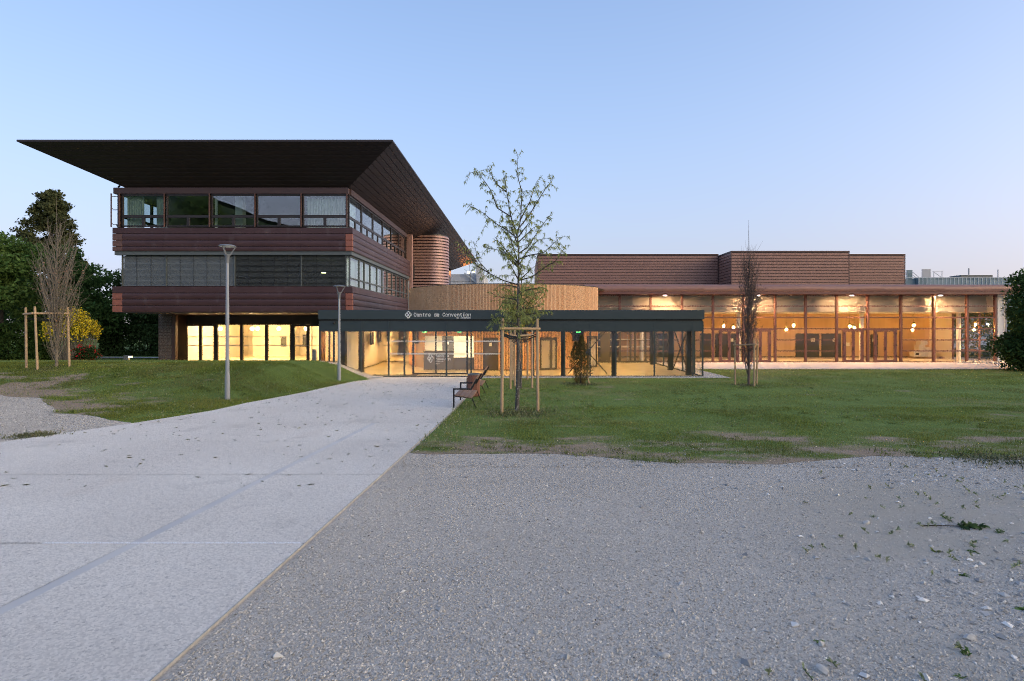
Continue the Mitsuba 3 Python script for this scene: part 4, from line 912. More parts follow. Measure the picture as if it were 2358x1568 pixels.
part(og, 'roof_screen', B(102.7, 104.1, 151, 151.4, 15.7, 18.0), 'office_glass')
part(og, 'sign_frame', cat([B(106.7, 109.0, 151, 151.2, 16.1, 18.25), B(107, 107.2, 151.2, 151.3, 15.9, 16.2), B(108.5, 108.7, 151.2, 151.3, 15.9, 16.2)]), 'grey_panel')
part(og, 'truss', cat([bar(p_, q_, .1) for p_, q_ in (((101.2, 151, 17.2), (102.6, 151, 17.2)), ((101.2, 151, 15.8), (102.6, 151, 17.2)), ((104.2, 151, 17.4), (106, 151, 15.9)), ((104.2, 151, 16.6), (105.2, 151, 15.9)), ((109.4, 151, 17.6), (112.3, 151, 17.6)), ((109.8, 151, 15.9), (109.8, 151, 17.6)), ((112, 151, 15.9), (112, 151, 17.6)), ((109.8, 151, 17.5), (112, 151, 15.9)))]), 'steel_grey')
part(og, 'plant_room', B(117.8, 126.4, 152, 156, 15.9, 16.75), 'shutter_grey')
part(og, 'antenna', B(119.5, 119.75, 151.5, 151.7, 16.75, 18.55), 'steel_grey')
part(og, 'antenna', B(127.4, 127.55, 151.5, 151.7, 15.9, 18.2), 'steel_grey')

# ------------------------------------------------------------------ street furniture
def gz(x, y): return float(ground_z(x, y))
def street_lamp(x, y, ztop, lab, lit):
    t = thing('street_lamp', lab, 'street lamp', 'grey street lamps along the path')
    z0 = gz(x, y); H_ = ztop - z0
    part(t, 'pole', lathe([(0, 0), (0.090, 0), (0.086, .9), (0.070, .95), (0.048, H_ - .62), (0, H_ - .62)], 20, (x, y, z0 - .03)), 'steel_grey', smooth=30)
    part(t, 'socket', lathe([(0.056, H_ - .66), (0.062, H_ - .60), (0.075, H_ - .42), (0.115, H_ - .36), (0.115, H_ - .34), (0, H_ - .34)], 20, (x, y, z0 - .03)), 'steel_mid', smooth=30)
    zc = z0 + H_ - .03
    for k in range(3):
        a = 0.35 + k * 2 * PI / 3
        part(t, 'arm', bar((x + .09 * math.cos(a), y + .09 * math.sin(a), zc - .36), (x + .27 * math.cos(a), y + .27 * math.sin(a), zc - .05), .022, .04), 'steel_mid')
    part(t, 'canopy', lathe([(0.0, .035), (.12, .03), (.25, .005), (.295, -.03), (.295, -.05), (.262, -.055), (.262, -.045), (0, -.045)], 28, (x, y, zc)), 'steel_mid', smooth=30)
    lens = lathe([(.258, -.052), (.16, -.062), (0, -.066)], 24, (x, y, zc))
    if lit: part(t, 'lens', lens, 'white_wall', smooth=True, emitter=emit((0.13, 0.06, 0.016)))
    else: part(t, 'lens', lens, 'shutter_grey', smooth=True)
street_lamp(-10.9, 20.8, 5.79, 'taller grey street lamp with an amber lit head on the grass mound', True)
street_lamp(-9.26, 28.4, 4.86, 'smaller unlit grey street lamp standing before the left end of the pavilion', False)
def bench(x, y, lab):
    b = thing('bench', lab, 'bench', 'slatted benches at the path edge')
    z = gz(x, y); L = 2.1
    M = lambda m: move(m, x, y, z)
    for e in (0.0, L - .05):
        part(b, 'side_frame', M(cat([B(-.025, .025, e, e + .05, 0, .66), B(.025, .56, e, e + .05, .61, .66), bar((.56, e + .025, .60), (.77, e + .025, .97), .05), bar((.02, e + .025, .40), (.62, e + .025, .33), .04)])), 'black_metal')
        part(b, 'rear_leg', M(bar((.60, e + .025, .34), (.74, e + .025, 0), .03)), 'black_metal')
    for k in range(4):
        u = .03 + k * .148; zz = .43 - k * .024
        c = CB(u, u + .135, .0, L, zz - .018, zz + .018, .006); v = np.array(c[0]); v[:, 2] -= (v[:, 0] - u) * .16
        part(b, 'seat_slat', M((v, c[1])), 'bench_wood')
    for k in range(3):
        t = .12 + k * .34
        p = np.array([.575 + .21 * t, 0, .62 + .37 * t]); d = np.array([.21, 0, .37]) / .4255
        c = [p + d * a + np.array([-d[2], 0, d[0]]) * o + np.array([0, yy, 0]) for yy in (.0, L) for a in (-.05, .06) for o in (.03, .06)]
        part(b, 'back_slat', M((np.array(c), BF)), 'bench_wood')
bench(-2.31, 18.75, 'nearer slatted bench with black arms at the path edge')
bench(-2.31, 23.2, 'farther slatted bench with black arms, beyond the litter bin')
lb = thing('litter_bin', 'round litter bin clad in upright reddish slats between the two benches', 'bin')
bx0, by0 = -1.95, 22.2; bz = gz(bx0, by0)
for k in range(26):
    a = k * 2 * PI / 26
    part(lb, 'slat', move(CB(-.022, .022, -.012, .012, .04, .86, .004), bx0 + .232 * math.sin(a), by0 - .232 * math.cos(a), bz, a), 'bin_wood')
part(lb, 'liner', lathe([(0, .05), (.2, .05), (.2, .84), (.19, .84), (.19, .08), (0, .08)], 24, (bx0, by0, bz)), 'black_metal')
part(lb, 'rim', lathe([(.19, .86), (.25, .86), (.25, .9), (.235, .915), (.19, .905), (.19, .86)], 28, (bx0, by0, bz)), 'steel_dark', smooth=30)
bo = thing('bollard', 'short dark square bollard left of the pavilion corner', 'bollard')
x, y = -11.1, 30.0; z = gz(x, y)
part(bo, 'post', CB(x - .09, x + .09, y - .09, y + .09, z - .05, z + .56, .012), 'steel_dark'); part(bo, 'cap', CB(x - .095, x + .095, y - .095, y + .095, z + .561, z + .58, .005), 'black_metal')
bl = thing('bollard_light', 'low bollard lamp with a lit side on the far side of the mound', 'bollard lamp')
x, y = -23.1, 33.0; z = gz(x, y)
part(bl, 'post', B(x - .22, x + .06, y - .08, y + .08, z, 1.10), 'steel_dark')
part(bl, 'head', B(x + .061, x + .22, y - .08, y + .08, 1.02, 1.10), 'steel_dark')
part(bl, 'lens', B(x + .062, x + .2, y - .06, y + .06, .96, 1.018), 'white_wall', emitter=emit((2.5, 1.7, .7)))

# ------------------------------------------------------------------ trees with stakes
R = np.random.default_rng(21)
def leaf_mesh(pos, dirs, L, W, col, droop=0.5, rg=R):
    """small curved leaves: two quads each, vertex coloured"""
    n = len(pos); L = np.broadcast_to(L, (n,))[:, None]; W = np.broadcast_to(W, (n,))[:, None]
    d = dirs / (np.linalg.norm(dirs, axis=1, keepdims=True) + 1e-9)
    s = np.cross(d, rg.normal(size=(n, 3))); s /= np.linalg.norm(s, axis=1, keepdims=True) + 1e-9
    mid = pos + d * L * .5; end = mid + (d + np.array([0, 0, -droop])) * L * .5
    V = np.stack([pos - s * W * .2, pos + s * W * .2, mid - s * W * .5, mid + s * W * .5, end], 1).reshape(-1, 3)
    b = (np.arange(n) * 5)[:, None]
    F = (b[:, :, None] + np.array([[0, 1, 3], [0, 3, 2], [2, 3, 4]])[None]).reshape(-1, 3)
    return (V, F), np.repeat(col, 5, axis=0)
def tone(n, a, b, rg=R, j=0.15):
    t = rg.random((n, 1)); c = np.array(a) * (1 - t) + np.array(b) * t
    return np.clip(c * (1 + j * rg.normal(size=(n, 1))), 0.004, 1)
def along(pl, step):
    """points and directions every step along a polyline, with the relative position"""
    pl = np.asarray(pl, float); sg = np.linalg.norm(np.diff(pl, axis=0), axis=1); cum = np.concatenate([[0], np.cumsum(sg)])
    s = np.arange(step * .5, cum[-1], step); k = np.clip(np.searchsorted(cum, s) - 1, 0, len(sg) - 1)
    t = ((s - cum[k]) / sg[k])[:, None]; return pl[k] * (1 - t) + pl[k + 1] * t, (np.diff(pl, axis=0) / sg[:, None])[k], s / cum[-1]
def curve(p, d, L, sag, k=5, rg=R):
    t = np.linspace(0, 1, k)[:, None]; w = np.cumsum(rg.normal(size=(k, 3)) * .03 * L, axis=0)
    return p + d * L * t + np.array([0, 0, -1]) * sag * L * t ** 2 + w * t
LIMBS = [[(-0.03, 5.82), (-0.18, 6.3), (-0.25, 6.71), (-0.36, 7.39), (-0.45, 7.96)], [(-0.18, 6.3), (-0.63, 6.64), (-0.84, 7.26), (-1.2, 7.82), (-1.59, 7.98)],
         [(-0.03, 5.82), (0.4, 6.41), (0.71, 6.96), (0.92, 7.33), (1.19, 7.71)], [(0.01, 5.61), (-0.27, 5.89), (-0.66, 6.16), (-1.11, 6.57), (-1.62, 6.89)],
         [(0.03, 5.75), (0.12, 6.23), (0.16, 7.09), (0.0, 7.67), (0.03, 8.26)], [(0.07, 5.13), (0.34, 5.34), (0.6, 5.75), (0.75, 6.02), (1.08, 6.44)],
         [(0.05, 4.79), (-0.21, 5.07), (-0.55, 5.27), (-1.11, 5.41)], [(0.04, 4.11), (-0.41, 4.24), (-0.86, 4.48), (-1.25, 4.93), (-1.38, 5.55)],
         [(-0.86, 4.48), (-1.25, 4.71), (-1.51, 5.07), (-1.73, 5.34)], [(0.05, 4.93), (0.41, 5.03), (0.82, 5.07), (1.08, 5.31), (1.31, 5.52)],
         [(0.04, 4.24), (0.47, 4.35), (0.96, 4.72), (1.19, 4.83), (1.53, 5.34)], [(-0.36, 7.12), (-0.68, 7.53), (-1.01, 8.22)], [(0.12, 6.23), (0.41, 6.85), (0.62, 7.53)],
         [(0.05, 4.72), (0.34, 5.2), (0.68, 5.55), (1.04, 5.61)]]
def young_tree(key, x, y, trunk, limbs, r0, seed, nleaf, cols, twig=0.10, leafsize=(0.10, 0.028), zs=1.0):
    rg = np.random.default_rng(seed); z = gz(x, y); O = np.array([x, y, z])
    tr = np.array([(a, 0.0, b * zs) for a, b in trunk]); zz = tr[:, 2]
    part(key, 'trunk', tube(tr + O, np.interp(zz, [0, .3, zz[-1]], [r0 * 1.15, r0, r0 * .30]), 10), 'bark', smooth=True)
    W, LP, LD = [], [], []
    for l in limbs:
        l = np.array([(q[0], 0 if len(q) == 2 else q[2], q[1] * zs) for q in l]); L = len(l)
        if np.all(l[:, 1] == 0): l[:, 1] = np.linspace(0, 1, L) ** .8 * rg.uniform(-1.1, 1.1)
        W.append(tube(l + O, np.linspace(r0 * .36, r0 * .09, L), 5))
        P, D, t = along(l, twig)
        for p, d, q in zip(P, D, t):
            if q < .12: continue
            dv = d * .8 + rg.normal(size=3) * .75 + np.array([0, 0, .35]); dv /= np.linalg.norm(dv)
            tw = curve(p, dv, rg.uniform(.14, .42), rg.uniform(.1, .5), 5, rg)
            W.append(tube(tw + O, np.linspace(.007, .0025, 5), 3, False))
            P2, D2, t2 = along(tw, .055)
            for p2, d2 in zip(P2, D2):
                m = rg.integers(1, nleaf + 1); LP += [p2] * m; LD += [d2 * .35 + rg.normal(size=3) * .55 + np.array([0, 0, -.25]) for _ in range(m)]
            LP += [tw[-1]] * (nleaf + 2); LD += [rg.normal(size=3) * .6 + np.array([0, 0, -.55]) for _ in range(nleaf + 2)]
    part(key, 'limb', cat(W), 'bark_plain')
    LP, LD = np.array(LP) + O, np.array(LD); n = len(LP)
    m, c = leaf_mesh(LP, LD, rg.uniform(.6, 1.2, n) * leafsize[0], rg.uniform(.7, 1.2, n) * leafsize[1], tone(n, *cols, rg), .7, rg)
    part(key, 'crown', m, 'leaf_young', color=c)
GREEN1 = ((0.24, 0.28, 0.085), (0.48, 0.51, 0.20))
TRUNK1 = [(0.0, -.05), (0.02, .6), (0.03, 1.37), (0.05, 2.0), (0.04, 2.74), (0.03, 3.26), (0.045, 4.1), (0.06, 5.03), (0.03, 5.55), (-0.03, 5.82)]
t1 = thing('young_tree', 'slender young tree with drooping pale green leaves, nearest to the camera beside the benches', 'tree', 'young trees in a row beside the path')
low = []
for k in range(17):
    a = R.uniform(0, 2 * PI); z0 = R.uniform(2.75, 4.3); L = R.uniform(.55, 1.05)
    low.append([(0.04 + L * f * math.cos(a), z0 + .28 * L * f - .12 * L * f * f, L * f * math.sin(a)) for f in (0, .35, .7, 1.0)])
for k in range(12):
    a = R.uniform(0, 2 * PI); z0 = R.uniform(4.2, 6.0); L = R.uniform(.6, 1.1)
    low.append([(0.04 + L * f * math.cos(a) * .8, z0 + .75 * L * f, L * f * math.sin(a)) for f in (0, .35, .7, 1.0)])
young_tree(t1, -0.2, 17.8, TRUNK1, LIMBS + low, .065, 5, 3, GREEN1, twig=.105, leafsize=(.105, .027), zs=.975)
def auto_limbs(h, n, spread, seed, zmin):
    rg = np.random.default_rng(seed); out = []
    for k in range(n):
        a = rg.uniform(0, 2 * PI); z0 = rg.uniform(zmin, h * .8); L = spread * rg.uniform(.6, 1.0) * (1 - .5 * (z0 - zmin) / (h - zmin))
        out.append([(L * f * math.cos(a), z0 + L * f * rg.uniform(.5, 1.1), L * f * math.sin(a)) for f in (0, .35, .7, 1.0)])
    return out
GREEN2 = ((0.20, 0.24, 0.05), (0.40, 0.42, 0.11))
t2 = thing('young_tree', 'second young tree of the row, its trunk hidden behind the nearest one', 'tree', 'young trees in a row beside the path')
young_tree(t2, -0.12, 25.4, [(0, -.05), (.03, 1.5), (0, 3.0), (.05, 4.6), (0, 5.6)], auto_limbs(5.6, 20, 1.25, 4, 2.5), .05, 6, 2, GREEN2)
t3 = thing('young_tree', 'third and farthest young tree of the row, right before the pavilion glass', 'tree', 'young trees in a row beside the path')
young_tree(t3, -0.2, 29.5, [(0, -.05), (-.03, 1.5), (0, 3.0), (.04, 4.2), (0, 5.0)], auto_limbs(5.0, 18, 1.2, 9, 2.4), .05, 7, 2, GREEN2)
def stakes(lab, posts, h, cx, cy, bars, tie_z=None, r=.046):
    s = thing('stake_frame', lab, 'tree stakes', 'timber stake frames round young trees')
    P = []
    for k, (x, y, lean) in enumerate(posts):
        z = gz(x, y); a = np.array([x, y, z - .08]); b = np.array([x + lean, y, z + h + (.06 if k == 1 else 0)]); P.append((a, b))
        part(s, 'stake', tube([a, a * .5 + b * .5, b * .97 + a * .03, b], [r * 1.05, r, r * .97, r * .8], 12), 'stake', smooth=35)
    for i_, j_ in bars:
        a, b = [P[q][0] + (P[q][1] - P[q][0]) * (.895) for q in (i_, j_)]; d = (b - a) / np.linalg.norm(b - a); f = np.array([0, -r * 1.3, 0])
        part(s, 'crossbar', tube([a - d * .09 + f, b + d * .09 + f], r * .92, 12), 'stake', smooth=35)
    for q in range(len(P)):
        a = P[q][0] + (P[q][1] - P[q][0]) * .84; c = np.array([cx, cy, a[2] - .12])
        part(s, 'tie', cat([tube([a, (a + c) / 2 - np.array([0, 0, .03]), c], .016, 5), tube([a - np.array([0, 0, .05]), (a + c) / 2 - np.array([0, 0, .10]), c - np.array([0, 0, .04])], .016, 5)]), 'tie')
    return s
stakes('stake frame of the nearest young tree, with two tall pale posts and a crossbar', [(-.66, 17.35, .03), (-.72, 18.6, .05), (.46, 17.75, -.02)], 2.93, -.17, 17.8, [(0, 2)])
stakes('second stake frame, behind the nearest one', [(-.57, 25.2, .0), (.40, 25.5, 0), (-.4, 26.3, 0)], 2.62, -.12, 25.4, [(0, 1)])
stakes('third and smallest looking stake frame, close to the pavilion glass', [(-.56, 29.2, 0), (.22, 29.6, 0)], 2.42, -.2, 29.5, [(0, 1)])
stakes('stake frame of three tall posts on the grass mound at left', [(-22.0, 25.0, -.03), (-21.25, 24.7, -.12), (-20.5, 25.5, -.08)], 2.72, -21.0, 25.4, [(0, 1), (1, 2)])
stakes('weathered stake frame round the tall narrow bare tree on the right lawn', [(10.1, 26.9, -.02), (10.72, 26.2, .0), (11.2, 27.1, .04)], 2.12, 10.62, 26.7, [(0, 1), (1, 2)], r=.04)
def bare_tree(key, x, y, h, rad, n, seed, bark, leafcol, nleaf, zs=.25, leafz=(.2, 1), fuzz=1.0):
    rg = np.random.default_rng(seed); O = np.array([x, y, gz(x, y)])
    tr = np.array([[0, 0, -.05], [.03, 0, h * .2], [-.03, .03, h * .45], [.02, 0, h * .7], [0, 0, h]])
    part(key, 'trunk', tube(tr + O, [.065, .055, .04, .022, .004], 8), bark, smooth=True)
    W, LP = [], []
    for k in range(n):
        z0 = rg.uniform(zs, h * .72); a = rg.uniform(0, 2 * PI); L = rg.uniform(.2, .36) * h * (1.05 - z0 / h)
        prof = math.sin(min(1, (z0 + L * .4) / h * 1.25) * PI) ** .7 if z0 / h < .8 else .4
        rr = rad * rg.uniform(.35, 1.0) * max(.35, prof)
        t = np.linspace(0, 1, 6)[:, None]
        wob = np.cumsum(rg.normal(size=(6, 3)) * .035, axis=0)
        br = np.hstack([rr * np.cos(a) * t ** .6, rr * np.sin(a) * t ** .6, z0 + (L + rr * .6) * t]) + wob * t
        W.append(tube(br + O, np.linspace(.017, .0045, 6), 4, False))
        P, D, q = along(br, .22 / fuzz)
        for p, d in zip(P, D):
            dv = d + rg.normal(size=3) * .5; dv /= np.linalg.norm(dv)
            tw = curve(p, dv, rg.uniform(.15, .6), -.25, 4, rg); W.append(tube(tw + O, np.linspace(.006, .003, 4), 3, False)); LP.append(tw)
    part(key, 'limb', cat(W), bark)
    pts = np.vstack(LP); zz = pts[:, 2] / h
    pts = pts[(zz > leafz[0]) & (zz < leafz[1])]; pts = pts[rg.choice(len(pts), min(nleaf, len(pts)), replace=False)]
    m, c = leaf_mesh(pts + O, rg.normal(size=pts.shape), rg.uniform(.05, .11, len(pts)), .05, tone(len(pts), *leafcol, rg), .4, rg)
    part(key, 'dead_leaves', m, 'leaf', color=c)
bt = thing('bare_tree', 'tall bare greyish brushy tree among three stakes on the mound at left', 'tree')
bare_tree(bt, -21.0, 25.4, 7.7, 1.15, 95, 31, 'bark_grey', ((.30, .17, .12), (.45, .29, .22)), 260, leafz=(.15, .62))
bt = thing('bare_tree', 'very narrow dark bare tree on the right lawn before the hall', 'tree')
bare_tree(bt, 10.64, 26.65, 7.8, .62, 84, 33, 'bark_purple', ((.12, .07, .065), (.24, .15, .13)), 800, leafz=(.12, .75), fuzz=1.3)
# small conifer before the pavilion
cf = thing('small_conifer', 'small brownish cone shaped conifer in front of the pavilion glass', 'conifer')
cx, cy = 2.77, 27.3
part(cf, 'trunk', tube([(cx, cy, -.05), (cx + .03, cy, 1.0), (cx, cy, 1.9)], [.04, .03, .008], 6), 'bark_plain')
rg = np.random.default_rng(12); n = 5600
z = rg.random(n) ** .8 * 2.3; a = rg.uniform(0, 2 * PI, n); env = np.interp(z, [0, .25, .7, 1.3, 1.8, 2.3], [.22, .44, .50, .40, .22, .03]) * (1 + .60 * (meshkit.noise(np.column_stack([a * 1.6, z * 3.4, z * 0]), 4) - .5) * 2)
r = env * rg.random(n) ** .45; two = np.where((z > 1.35) & (rg.random(n) < .4), -.24, .05) * (z > 1.35); z2 = np.where(two < 0, z * .86, z)
pos = np.column_stack([cx + r * np.cos(a) + two, cy + r * np.sin(a), z2])
dirs = np.column_stack([np.cos(a) * .45, np.sin(a) * .45, np.ones(n)]) + rg.normal(size=(n, 3)) * .25
m, c = leaf_mesh(pos, dirs, rg.uniform(.07, .15, n), rg.uniform(.012, .026, n), tone(n, (.085, .075, .028), (.19, .145, .062), rg), .1, rg)
part(cf, 'crown', m, 'leaf', color=c)
single('conifer_stake', 'short leaning pale stake at the foot of the small conifer', 'stake', tube([(cx + .42, cy - .1, -.05), (cx + .28, cy, .62)], .035, 8), 'stake', smooth=True)

# ------------------------------------------------------------------ background and hedge planting
def crown_mesh(lobes, n, size, cols, seed, shell=.55, stretch=(1, 1, 1)):
    """leaf sized faces scattered in lobes, denser toward their skin"""
    rg = np.random.default_rng(seed); P, N = [], []
    vol = np.array([l[3] * l[4] for l in lobes]); k = rg.choice(len(lobes), n, p=vol / vol.sum()); L = np.array(lobes)[k]
    d = rg.normal(size=(n, 3)); d /= np.linalg.norm(d, axis=1, keepdims=True)
    rad = (shell + (1 - shell) * rg.random(n)) * (1 + .30 * (meshkit.fbm(d * 2.3 + k[:, None] * 7.1, 3, seed) - .5) * 2)
    pos = L[:, :3] + d * rad[:, None] * np.column_stack([L[:, 3], L[:, 3], L[:, 4]])
    cl = meshkit.noise(pos * (1.1 / size * .25), seed + 2); keep = cl > .30; pos, d = pos[keep], d[keep]; n = len(pos)
    s = size * rg.uniform(.55, 1.25, n)[:, None]
    u = d * .35 + rg.normal(size=(n, 3)); u /= np.linalg.norm(u, axis=1, keepdims=True); v = np.cross(u, d + rg.normal(size=(n, 3)) * .5); v /= np.linalg.norm(v, axis=1, keepdims=True) + 1e-9
    V = np.stack([pos - u * s * .6, pos + v * s * .3, pos + u * s * .6, pos - v * s * .3], 1).reshape(-1, 3)
    b = (np.arange(n) * 4)[:, None, None]; F = (b + np.array([[0, 1, 2], [0, 2, 3]])[None]).reshape(-1, 3)
    return (V, F), np.repeat(tone(n, *cols, rg, .2), 4, axis=0)
def big_tree(name, lab, x, y, h, r, cols, seed, n=9000, size=.30, z0=.25, cat_='tree', tr=.22, nl=18):
    rg = np.random.default_rng(seed); k = thing(name, lab, cat_); zb = gz(x, y) if y < 40 else 0
    part(k, 'trunk', tube([(x, y, zb - .1), (x + .1, y, h * .35), (x, y, h * .75)], [tr, tr * .8, tr * .3], 8), 'bark_plain', smooth=True)
    lobes = []
    for q in range(nl):
        t = rg.uniform(z0, .95); a = rg.uniform(0, 2 * PI); e = r * math.sqrt(max(.05, 1 - ((t - .55) / .52) ** 2))
        o = e * rg.uniform(.25, .72); s = r * rg.uniform(.30, .48)
        lobes.append((x + o * math.cos(a), y + o * math.sin(a), zb + h * t - s * .3, s, s * rg.uniform(.6, .9)))
    m, c = crown_mesh(lobes, n, size, cols, seed); part(k, 'crown', m, 'leaf', color=c); return k
DARKG = ((.040, .076, .028), (.095, .150, .052)); MIDG = ((.085, .16, .040), (.19, .28, .08)); OLIVE = ((.085, .13, .042), (.16, .20, .075))
ck = thing('tall_conifer', 'tall dark conifer with drooping layered branches behind the left trees', 'conifer')
cx, cy, ch = -58.5, 70.0, 20.2
part(ck, 'trunk', tube([(cx, cy, 0), (cx, cy, ch * .6), (cx, cy, ch - .5)], [.5, .3, .08], 8), 'bark_plain', smooth=True)
rg = np.random.default_rng(3); lob = []
for q in range(300):
    t = rg.random() ** .8; zt = 3 + (ch - 3.8) * t; rr = np.interp(t, [0, .3, .6, .85, 1], [5.6, 5.0, 3.7, 2.0, .7]); a = rg.uniform(0, 2 * PI); o = rr * rg.uniform(.2, 1.0)
    s = rg.uniform(.6, 1.1) * (1.25 - .55 * t); lob.append((cx + o * math.cos(a), cy + o * math.sin(a), zt - .10 * o, s * 1.3, s * .72))
m, c = crown_mesh(lob, 42000, .36, ((.042, .058, .026), (.115, .125, .060)), 5, .25); part(ck, 'crown', m, 'leaf', color=c)
big_tree('leafy_tree', 'light green leafy tree at the left edge of the picture', -44.5, 48, 10.8, 4.0, MIDG, 41, 15000)
big_tree('leafy_tree', 'broad dark green tree between the tall conifer and the copper clad building', -40.8, 52, 10.2, 4.1, ((.055, .11, .032), (.125, .20, .060)), 42, 16000)
big_tree('leafy_tree', 'lower dark tree just left of the copper clad building', -41.5, 58, 8.9, 3.2, DARKG, 43, 9000)
big_tree('leafy_tree', 'dark tree seen under the overhang left of the brick wall', -42.5, 66, 9.2, 4.2, OLIVE, 44, 10000)
big_tree('leafy_tree', 'dark round tree filling the gap behind the flowering broom', -37.5, 57, 7.4, 3.2, DARKG, 45, 9000)
big_tree('leafy_tree', 'dark tree low at the far left edge behind the hedge', -51.5, 56, 8.0, 4.2, DARKG, 46, 9000)
big_tree('leafy_tree', 'green tree right behind the brick wall seen under the overhang', -34.5, 70, 7.0, 3.4, OLIVE, 48, 7000)
def hedge(lab, x0, x1, y0, y1, z0, z1, cols, seed, n=8000):
    rg = np.random.default_rng(seed); k = thing('hedge', lab, 'hedge')
    part(k, 'stem', cat([tube([(x, (y0 + y1) / 2, z0 - .05), (x, (y0 + y1) / 2, z1 - .4)], .05, 5) for x in np.arange(x0 + .4, x1, .8)]), 'bark_plain')
    p = rg.random((n, 3)); ax = rg.integers(0, 3, n); sd = rg.random(n) < .5
    for q in range(3):
        w = ax == q; p[w, q] = np.where(sd[w], p[w, q] * .12, 1 - p[w, q] * .12)
    pos = np.array([x0, y0, z0]) + p * np.array([x1 - x0, y1 - y0, z1 - z0]); pos += .16 * (np.stack([meshkit.noise(pos * 1.3 + q * 9, seed) for q in range(3)], 1) - .5) * 2
    u = rg.normal(size=(n, 3)); u /= np.linalg.norm(u, axis=1, keepdims=True); v = np.cross(u, rg.normal(size=(n, 3))); v /= np.linalg.norm(v, axis=1, keepdims=True); s = .17 * rg.uniform(.6, 1.3, n)[:, None]
    V = np.stack([pos - u * s, pos + v * s * .55, pos + u * s, pos - v * s * .55], 1).reshape(-1, 3)
    F = ((np.arange(n) * 4)[:, None, None] + np.array([[0, 1, 2], [0, 2, 3]])[None]).reshape(-1, 3)
    part(k, 'foliage', (V, F), 'leaf', color=np.repeat(tone(n, *cols, rg, .2), 4, axis=0))
hedge('clipped dark hedge at the left edge below the light green tree', -47, -38.6, 45, 46.6, .05, 3.0, ((.028, .060, .016), (.065, .105, .03)), 51, 12000)
hedge('added dark hedge blocking the bright view through the glazed right end of the hall', 39.5, 41.0, 43.5, 62, .02, 4.2, DARKG, 53, 12000)  # added to block sky and office behind the end glazing, so it stays dark
hedge('clipped very dark hedge between the flowering broom and the brick wall', -40.5, -28.5, 53.5, 55, .05, 2.9, DARKG, 52, 14000)
# flowering broom and red roses
br = thing('broom_bush', 'big rounded bush covered in yellow flowers behind the staked bare tree', 'bush')
cx, cy = -27.25, 34.0; zb = gz(cx, cy); rg = np.random.default_rng(14); W, T1 = [], []
for k in range(260):
    a = rg.uniform(0, 2 * PI); o = rg.random() ** .6 * 1.38; h = 3.75 * (1 - .30 * (o / 1.38) ** 2) * rg.uniform(.80, 1.0)
    p = np.array([(cx + .5 * o * math.cos(a), cy + .5 * o * math.sin(a), zb), (cx + .9 * o * math.cos(a), cy + .9 * o * math.sin(a), zb + h * .55), (cx + o * math.cos(a) * 1.05 + rg.normal() * .08, cy + o * math.sin(a) * 1.05, zb + h)])
    W.append(tube(p, [.012, .009, .004], 3, False)); T1.append(p)
part(br, 'stem', cat(W), 'bark_grey')
tp = np.vstack([p[1] + (p[2] - p[1]) * rg.uniform(.05, 1.0, (42, 1)) + rg.normal(size=(42, 3)) * .09 for p in T1]); n = len(tp)
m, c = leaf_mesh(tp, rg.normal(size=(n, 3)) * .5 + np.array([0, 0, .8]), rg.uniform(.06, .13, n), .018, tone(n, (.045, .085, .025), (.10, .14, .05), rg), .1, rg); part(br, 'foliage', m, 'leaf', color=c)
tp = np.vstack([p[1] + (p[2] - p[1]) * rg.uniform(.45, 1.0, (15, 1)) + rg.normal(size=(15, 3)) * .045 for p in T1]); n = len(tp)
m, c = leaf_mesh(tp, rg.normal(size=(n, 3)), rg.uniform(.07, .12, n), .085, tone(n, (.62, .46, .02), (.80, .66, .05), rg), .2, rg); part(br, 'flowers', m, 'leaf', color=c)
rs = thing('rose_bush', 'low bush with red flowers at the foot of the yellow bush', 'bush')
cx, cy = -24.2, 31.2; zb = gz(cx, cy); lob = [(cx + q * .25, cy + .1 * (k_ % 2), zb + .38 + .1 * (k_ % 2), .42, .42) for k_, q in enumerate((-1.6, -.9, 0, .9, 1.5))]
part(rs, 'stem', cat([tube([(cx + q * .3, cy, zb - .05), (cx + q * .45, cy, zb + .6)], .012, 4) for q in (-1.5, -.7, 0, .7, 1.5)]), 'bark_plain')
m, c = crown_mesh(lob, 3200, .09, ((.022, .048, .016), (.055, .085, .03)), 6, .3); part(rs, 'foliage', m, 'leaf', color=c)
m, c = crown_mesh(lob, 190, .12, ((.42, .012, .02), (.62, .05, .06)), 8, .9); part(rs, 'flowers', m, 'leaf', color=c)
# the ash like tree at the right edge and what is round it
big_tree('broad_tree', 'dark leafy tree at the right edge covering the end of the hall', 32.6, 35.2, 6.7, 3.3, ((.024, .055, .020), (.062, .108, .036)), 61, 30000, .21, .08, tr=.13, nl=34)
big_tree('leafy_tree', 'dark tree rising behind the right end of the hall', 58, 62, 9.8, 4.2, DARKG, 62, 6000)
big_tree('low_shrub', 'low dark shrub on the pebbles below the right edge tree', 33.9, 38.5, 1.7, 1.1, DARKG, 63, 2600, .16, .15, 'shrub', .05)
# two tall trees behind the camera that the upper windows mirror
big_tree('leafy_tree', 'tall dark tree behind the viewer, seen as a reflection in the second upper window', -55, -20, 24, 8.5, MIDG, 71, 14000, .7, .2, tr=.4)
big_tree('leafy_tree', 'tall dark tree behind the viewer, seen as a reflection in the first upper window', -69, -24, 25, 8.0, MIDG, 72, 12000, .7, .2, tr=.4)

